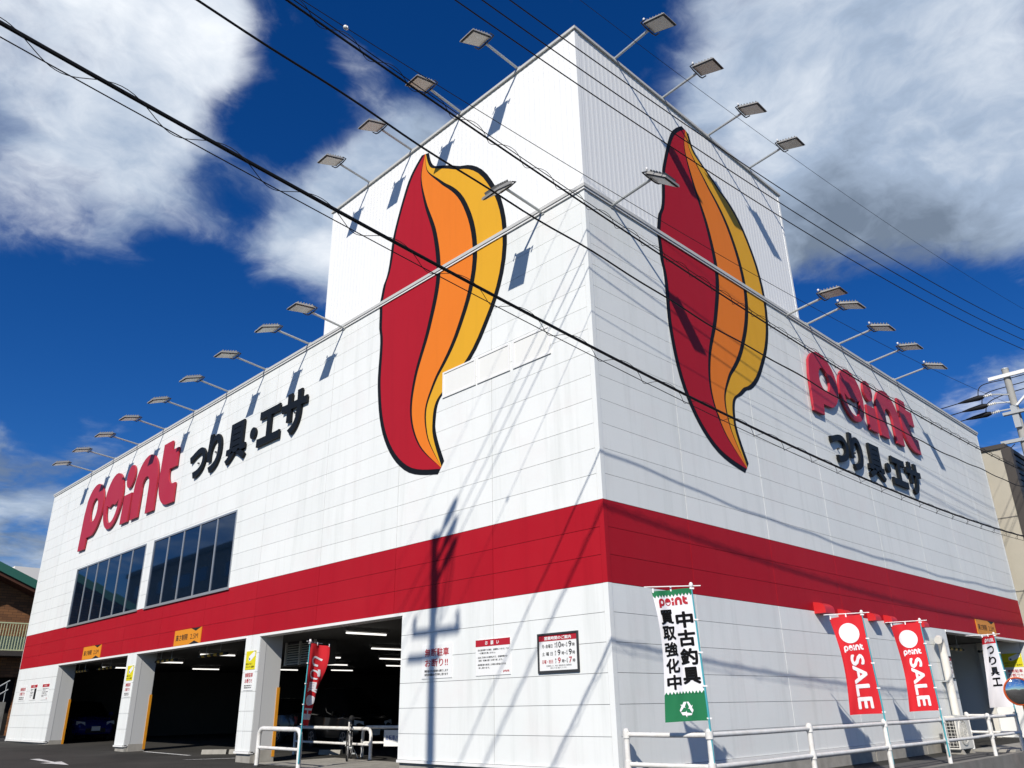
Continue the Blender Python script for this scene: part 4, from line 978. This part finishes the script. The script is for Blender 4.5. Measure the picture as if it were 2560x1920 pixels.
def build_bicycle():
    a = Vector((1.80, 9.85, ground_z(0, 9.8) + .008)); d = Vector((.62, .78, 0)).normalized()
    t = thing('bicycle', 'bicycle with white frame tube parked at the edge of the garage bay', 'bicycle', a + d * .5)
    up_ = Vector((0, 0, 1)); r = .335
    def P(u, z, s=0): return a + d * u + up_ * z + d.cross(up_) * s
    hf, hr = P(0, r), P(1.03, r)
    for c in (hf, hr):
        mb = MB(); mb.tube([c + d * r * math.cos(2 * math.pi * i / 32) + up_ * r * math.sin(2 * math.pi * i / 32) for i in range(32)], .017, 8, closed=True); wh = part('wheel', mb, 'tyre', t, smooth=True)
        mb = MB(); mb.tube([c + (d * math.cos(2 * math.pi * i / 32) + up_ * math.sin(2 * math.pi * i / 32)) * (r - .022) for i in range(32)], .009, 6, closed=True)
        for i in range(16): e = d * math.cos(2 * math.pi * i / 16) + up_ * math.sin(2 * math.pi * i / 16); mb.bar(c, c + e * (r - .022), .0025)
        part('rim', mb, 'rim', wh)
    bb, st, hd0, hd1 = P(.60, .28), P(.74, .80), P(.14, .66), P(.12, .82)
    mb = MB(); mb.tube([hd0, bb], .02, 8); mb.tube([hd1, st], .018, 8); part('frame', mb, 'white_paint', t, smooth=True)
    mb = MB(); mb.tube([bb, st, P(.76, .92)], .016, 8); mb.tube([bb, hr], .011, 6); mb.tube([st, hr], .010, 6); part('rear_stay', mb, 'paint_black', t, smooth=True)
    mb = MB(); mb.tube([hd1 + up_ * .06, hd1, hd0], .02, 8)
    for s in (-.045, .045): mb.tube([hd0 + d.cross(up_) * s * .6, hf + d.cross(up_) * s], .012, 6)
    part('fork', mb, 'white_paint', t, smooth=True)
    mb = MB(); mb.tube([P(.06, .96, -.28), P(.02, .98, -.15), P(.10, .93, 0), P(.02, .98, .15), P(.06, .96, .28)], .012, 8); part('handlebar', mb, 'paint_black', t, smooth=True)
    mb = MB(); mb.tube([P(.62, .945), P(.74, .955), P(.86, .96)], [.025, .05, .075], 10); part('saddle', mb, 'rubber', t, smooth=True)
    mb = MB(); mb.tube([P(.60, .28, -.06), P(.60, .28, .06)], .05, 12); mb.bar(P(.60, .28, .07), P(.68, .14, .07), .02); mb.bar(P(.60, .28, -.07), P(.52, .42, -.07), .02); mb.bar(P(.68, .14, .05), P(.68, .14, .16), .03); mb.bar(P(.52, .42, -.05), P(.52, .42, -.16), .03); part('crank', mb, 'galvanised', t)
    mb = MB(); mb.tube([P(.95, .30, .04), P(.92, .01, .20)], .009, 6); part('kickstand', mb, 'galvanised', t)
build_bicycle()

# ------------------------------------------------------------------ neighbours
def build_right_neighbour():
    t = thing('beige_building', 'beige building with dark slatted front next to the shop on the right', 'building', (24.2, -.4, 0))
    mb = MB(); mb.box((24.05, -.46, -.8), (44, 18, 10.25)); part('wall', mb, 'beige_wall', t)
    mb = MB()
    for z in (2.1, 4.9, 7.6): mb.box((24.035, -.462, z), (24.049, 18, z + .035))
    for y in (.6, 3.6): mb.box((24.036, y, -.7), (24.049, y + .02, 10.2))
    part('joint_line', mb, 'concrete_old', t)
    mb = MB(); mb.box((23.98, -.62, 10.251), (44.1, 18.1, 10.42)); part('roof_edge', mb, 'dark_brown', t)
    mb = MB(); mb.box((24.0, -.78, 3.0), (24.34, -.461, 10.25)); part('front_edge', mb, 'dark_brown', t)
    mb = MB(); mb.box((24.341, -.52, 3.0), (44, -.461, 10.25)); f = part('front', mb, 'dark_brown', t)
    for i in range(28): mb = MB(); z = 3.1 + i * .255; mb.box((24.345, -.60, z), (44, -.521, z + .19)); part('slat', mb, 'dark_slat', f)
build_right_neighbour()
def build_left_neighbour():
    t = thing('brown_building', 'brown tiled building with green sloping roof edge beyond the left end', 'building', (-3, 41, .3))
    Y = 40.0
    mb = MB(); mb.add([(-7.5, Y, 3.1), (2.7, Y, 3.1), (2.7, Y, 6.75), (-1.6, Y, 8.5), (-7.5, Y, 6.0), (-7.5, 55, 3.1), (2.7, 55, 3.1), (2.7, 55, 6.75), (-1.6, 55, 8.5), (-7.5, 55, 6.0)], [(0, 1, 2, 3, 4), (5, 9, 8, 7, 6), (1, 6, 7, 2), (0, 4, 9, 5), (0, 5, 6, 1)]); part('wall', mb, 'tile_brown', t)
    for x1, z1, nm in ((3.5, 6.93, 'roof'), (-8.5, 6.0, 'roof')):
        mb = MB(); a = Vector((-1.6, 0, 9.08)); b = Vector((x1, 0, z1))
        vs = [(p.x, y, p.z + dz) for y in (Y - 1.3, 55.5) for p in (a, b) for dz in (0, -.42)]
        mb.add(vs, [(0, 1, 3, 2), (4, 6, 7, 5), (0, 2, 6, 4), (1, 5, 7, 3), (0, 4, 5, 1), (2, 3, 7, 6)]); rf = part(nm, mb, 'green_roof', t)
        mb = MB(); vs = [(p.x, y, p.z + dz) for y in (Y - 1.2, Y - .01) for p in (a, b) for dz in (-.425, -.6)]
        mb.add(vs, [(0, 1, 3, 2), (4, 6, 7, 5), (0, 2, 6, 4), (1, 5, 7, 3), (0, 4, 5, 1), (2, 3, 7, 6)]); part('soffit', mb, 'soffit_brown', rf)
    # balcony with bars
    mb = MB(); mb.box((-7.5, Y - 1.2, 4.05), (2.4, Y - .01, 4.28)); part('balcony_slab', mb, 'dark_brown', t)
    mb = MB(); mb.box((-7.5, Y - 1.0, 4.30), (2.3, Y - .96, 4.98)); part('balcony_panel', mb, 'panel_green', t)
    rl = MB(); rl.box((-7.5, Y - 1.14, 5.58), (2.35, Y - 1.08, 5.64)); rl.box((-7.5, Y - 1.14, 4.30), (2.35, Y - 1.08, 4.35)); r_ = part('balcony_rail', rl, 'rail_green', t)
    for i in range(34): mb = MB(); x = 2.3 - i * .125; mb.box((x - .013, Y - 1.125, 4.35), (x + .013, Y - 1.095, 5.58)); part('bar', mb, 'rail_green', r_)
    mb = MB(); mb.box((-7.3, Y + .5, 0), (2.5, 54, 3.09)); part('undercroft_shade', mb, 'shade_black', t)  # solid near-black block, shade below the building painted as its colour
    for x in (2.1, -2.5, -7): mb = MB(); mb.box((x - .2, Y + .02, 0), (x + .2, Y + .45, 3.09)); part('column', mb, 'tile_brown', t)
    # outside stair
    s = thing('outside_stair', 'concrete stair with pale handrail under the brown building', 'stair', (.5, 38.0, .3))
    for i in range(9): mb = MB(); x = .9 - i * .28; mb.box((x - .28, 37.2, .2), (x, 38.4, .55 + .0) if False else (x, 38.4, 1.9 - i * .19)); part('step', mb, 'concrete_old', s)
    h = MB()
    for z in (.55, .95): h.tube([(.9, 37.25, 1.9 + z), (-1.6, 37.25, .2 + z)], .03, 8)
    for i in range(7): x = .8 - i * .38; z = 1.85 - i * .26; h.tube([(x, 37.25, z), (x, 37.25, z + .95)], .018, 6)
    part('handrail', h, 'galvanised', s)
    # pale building further back
    p = thing('pale_building', 'pale stepped building top seen above the green roof', 'building', (5, 80, 0))
    mb = MB(); mb.box((4, 78, 0), (30, 95, 12.2)); part('wall', mb, 'cream_wall', p)
    mb = MB(); mb.box((3.8, 77.8, 12.201), (30.2, 95.2, 12.5)); mb.box((3.7, 77.7, 12.7), (30.2, 95.2, 13.0)); part('cornice', mb, 'cream_wall', p)
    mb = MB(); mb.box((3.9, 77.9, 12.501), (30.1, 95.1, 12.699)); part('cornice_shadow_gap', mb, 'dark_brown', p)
    mb = MB(); mb.box((9.2, 77.5, 13.001), (16, 88, 14.2)); part('penthouse', mb, 'cream_wall', p)
    mb = MB(); mb.tube([(7.2, 79, 13.0), (7.2, 79, 13.8)], .06, 8); mb.box((6.8, 78.8, 13.75), (7.6, 79.2, 13.9)); part('roof_vent', mb, 'dark_metal', p)
build_left_neighbour()
def build_opposite():
    # block across the lot, out of the frame: seen only in the strip windows' reflections
    t = thing('opposite_block', 'dark apartment block across the lot mirrored in the strip windows', 'building', (-31, 90, 0))
    mb = MB(); mb.box((-55, 70, 0), (-31, 112, 19)); part('wall', mb, 'concrete_old', t)
    mb = MB(); mb.box((-55.5, 69.5, 19.01), (-30.5, 112.5, 19.6)); part('roof', mb, 'dark_brown', t)
    for k in range(6):
        for z in (4.4, 8.2, 12.0, 15.8):
            mb = MB(); y = 72 + k * 6.6; mb.box((-30.999, y, z), (-30.94, y + 3.4, z + 1.6)); part('window', mb, 'window_glass', t)
build_opposite()

# ------------------------------------------------------------------ utility poles and overhead cables
def catmull(pts, n=10):
    out = []
    P = [Vector(p) for p in pts]
    for i in range(len(P) - 1):
        a, b, c, d = P[max(i - 1, 0)], P[i], P[i + 1], P[min(i + 2, len(P) - 1)]
        for k in range(n):
            u = k / n; out.append(.5 * ((2 * b) + (c - a) * u + (2 * a - 5 * b + 4 * c - d) * u * u + (3 * b - a - 3 * c + d) * u ** 3))
    out.append(P[-1]); return out
def fit(xs, f): return [(x,) + f(x) for x in xs]
XS = [-24, -18, -14, -10.1, -7, -4, -1, 2, 5, 8, 11, 14, 17, 20, 24.4, 32, 44]
def para(z0, zm, xm, k, y0, ky):         # sagging span: lowest zm at xm
    return lambda x: (y0 + ky * x, zm + k * (x - xm) ** 2)
def cable(label, f, r, xs=XS, wav=0., spiral=None, hang=None, seed=1, group='overhead cables along the street'):
    pts = catmull(fit(xs, f), 10)
    if wav:
        rnd = random.Random(seed); L = 0; q = [pts[0]]
        for a, b in zip(pts, pts[1:]):
            L += (b - a).length; q.append(b + Vector((0, 0, wav * (math.sin(L * 2.9) * .6 + math.sin(L * 1.13 + 1)))))
        pts = q
    t = thing('overhead_cable', label, 'cable', pts[len(pts) // 2], group)
    mb = MB(); mb.tube(pts, r, 8); part('cable', mb, 'cable', t, smooth=True)
    if spiral:
        rad, pitch, wr, drop = spiral; mb = MB(); hp = []; fine = catmull(fit([-10.1, -7, -4, -1, 2, 5, 8, 11, 14, 17, 20, 24.4], f), 70); L = 0; prev = fine[0]
        for p in fine:
            L += (p - prev).length; prev = p; a = 2 * math.pi * L / pitch
            hp.append(p + Vector((0, rad * math.cos(a), rad * math.sin(a) - drop)))
        mb.tube(hp, wr, 5); part('spiral_hanger', mb, 'cable', t)
    if hang:
        dz, wr = hang; mb = MB(); mb.tube([p + Vector((0, 0, -dz)) for p in pts], wr, 6); part('messenger_wire', mb, 'cable', t)
    return t
def build_cables():
    cable('thick lowest telephone cable wound with a looping hanger wire', para(0, 5.216, 7.97, .00334, -2.31, -.013), .019, spiral=(.075, .95, .004, .055), hang=(.125, .006))
    cable('single wavy black cable below the bundled one', para(0, 7.385, 9.34, .0027, -1.63, -.011), .0135, wav=.02, seed=4)
    cable('black cable bundle with spiral hanger above the wavy cable', para(0, 7.40, 9.40, .00263, -2.335, -.012), .013, spiral=(.055, .62, .004, -.03), hang=(-.065, .006))
    cable('thin wire with a white egg insulator crossing the tower', para(0, 9.637, 2.68, .00277, -1.21, -.05), .0055)
    for z, lab in ((11.785, 'highest'), (11.351, 'middle'), (10.96, 'lowest')):
        cable(lab + ' of the three parallel power lines crossing in front of the tower', para(0, z, 3.93, .0040, -1.66, -.0805), .0105, group='power lines')
    cable('thin earth wire above the three power lines at the upper right', para(0, 13.02, 5.04, .0031, -1.66, -.08), .0045, group='power lines')
    # egg insulator on the thin wire
    f = para(0, 9.637, 2.68, .00277, -1.21, -.05); x = -6.0; y, z = f(x); mb = MB(); mb.lathe((x - .05, y, z), (1, -.05, 0), [(-.012, .006), (0, .025), (.018, .032), (.027, .022), (.036, .032), (.054, .025), (.066, .006)], 14)
    single('egg_insulator', mb, 'porcelain', 'small white insulator threaded on the thin wire at the upper left', 'insulator', (x, y, z), smooth=True)
build_cables()
def pole_base(t, x, y, h, r0, r1):
    mb = MB(); mb.tube([(x, y, -.8), (x, y, h)], [r0, r1], 18); part('pole', mb, 'pole_concrete', t, smooth=True)
    mb = MB(); mb.lathe((x, y, h), (0, 0, 1), [(0, r1 + .012), (.05, r1 + .012), (.06, r1 * .6)], 16); part('pole_cap', mb, 'galvanised', t)
def insulator(mb, a, d, k=4, r=.055):
    prof = []
    for i in range(k): prof += [(i * .07, r * .4), (i * .07 + .02, r), (i * .07 + .05, r * .5)]
    mb.lathe(a, d, prof + [(k * .07 + .02, r * .3)], 12)
def build_poles():
    # pole at the lot entrance, just outside the frame: its shadow falls across the notices
    x, y = -9.97, -.86
    t = thing('utility_pole', 'concrete utility pole whose shadow falls on the red band and the notices', 'utility pole', (x, y, 0))
    pole_base(t, x, y, 12.66, .14, .095)
    for z, l0, l1 in ((10.72, -.72, .72), (10.25, -.15, .85)):
        mb = MB(); mb.box((x + .11, y + l0, z - .05), (x + .20, y + l1, z + .05)); part('crossarm', mb, 'galvanised', t)
    mb = MB()
    for s in (-.66, .66): insulator(mb, (x + .155, y + s, 10.77), (0, 0, 1), 4, .06)
    part('insulator', mb, 'porcelain', t, smooth=True)
    for i, z in enumerate((12.50, 12.10, 11.70)):
        f = Vector((1, -.086, -.02)); a = Vector((x + .12, y - .03, z))
        mb = MB(); insulator(mb, a, f, 4, .06); part('insulator', mb, 'porcelain', t, smooth=True)
        mb = MB(); mb.tube([a + f * .3, a + f * .5, a + f * .9, a + f * 1.0], [.05, .10, .075, .02], 10); part('clamp_cover', mb, 'cable', t, smooth=True)
        mb = MB(); mb.tube(catmull([a + f * .9, a + f * .55 + Vector((0, -.12, -.38)), a + Vector((.25, -.18, -.75)), Vector((x + .16, y - .1, 10.85))], 8), .014, 6); part('jumper_wire', mb, 'cable', t)
    mb = MB(); mb.tube([(x + .12, y + .05, 11.9), (x + .14, y + .05, 11.1)], .12, 12); part('switch_box', mb, 'galvanised', t)
    # pole at the far end by the beige building
    x, y, h = 24.5, -1.2, 13.46
    t = thing('utility_pole', 'pale concrete utility pole with black clamp covers at the right edge', 'utility pole', (x, y, -.5))
    pole_base(t, x, y, h, .19, .125)
    mb = MB(); mb.box((x - .21, y - 3.2, h - .36), (x - .11, y + .62, h - .22)); part('crossarm', mb, 'white_metal', t)
    mb = MB(); mb.box((x - .21, y - 1.8, 10.45), (x - .11, y + .75, 10.58)); part('crossarm', mb, 'galvanised', t)
    mb = MB(); mb.bar((x - .12, y - .1, 11.9), (x - .12, y - 1.3, 12.9), .07); part('brace', mb, 'white_metal', t)
    mb = MB(); mb.box((x - .30, y - .42, 11.55), (x - .13, y + .42, 11.66)); mb.box((x - .24, y - .10, 11.0), (x - .13, y + .12, 11.9)); part('bracket', mb, 'galvanised', t)
    mb = MB(); mb.tube(catmull([(x - .2, y - .55, 11.75), (x - .2, y - .62, 11.3), (x - .2, y - .5, 10.7)], 6), .02, 6); part('conduit', mb, 'galvanised', t)
    for i, (dx, z) in enumerate(((-.55, 12.42), (-.30, 12.12), (-.02, 11.85))):
        f = Vector((0, 1, -.03)); a = Vector((x + dx, y + .55, z))
        mb = MB(); insulator(mb, a, f, 4, .075); part('insulator', mb, 'porcelain', t, smooth=True)
        mb = MB(); mb.bar((x, y, z - .02), a, .05); part('strain_arm', mb, 'galvanised', t)
        mb = MB(); mb.tube([a + f * .30, a + f * .48, a + f * .95, a + f * 1.25], [.07, .115, .075, .025], 10); part('clamp_cover', mb, 'cable', t, smooth=True)
        mb = MB(); mb.tube(catmull([a + f * .5, a + f * .3 + Vector((.1, 0, .5)), Vector((x, y - .1, z + .65)), Vector((x + .2, y - 1.6, z + .75))], 8), .018, 6); part('jumper_wire', mb, 'cable', t)
        c = thing('overhead_cable', ('highest', 'middle', 'lowest')[i] + ' of the power lines running from the far pole behind the parapet', 'cable', a + f * 1.2, 'power lines')
        mb = MB(); mb.tube([a + f * 1.2 + Vector((0, s * 3.6, -.065 * s * 3.6 + .0012 * (s * 3.6) ** 2)) for s in range(11)], .02, 6); part('cable', mb, 'cable', c, smooth=True)
    mb = MB(); mb.tube(catmull([(x - .15, y + .3, 10.4), (x - .3, y + 1.1, 9.6), (x - .3, y + 1.6, 8.2)], 8), .016, 6); part('drop_wire', mb, 'cable', t)
build_poles()
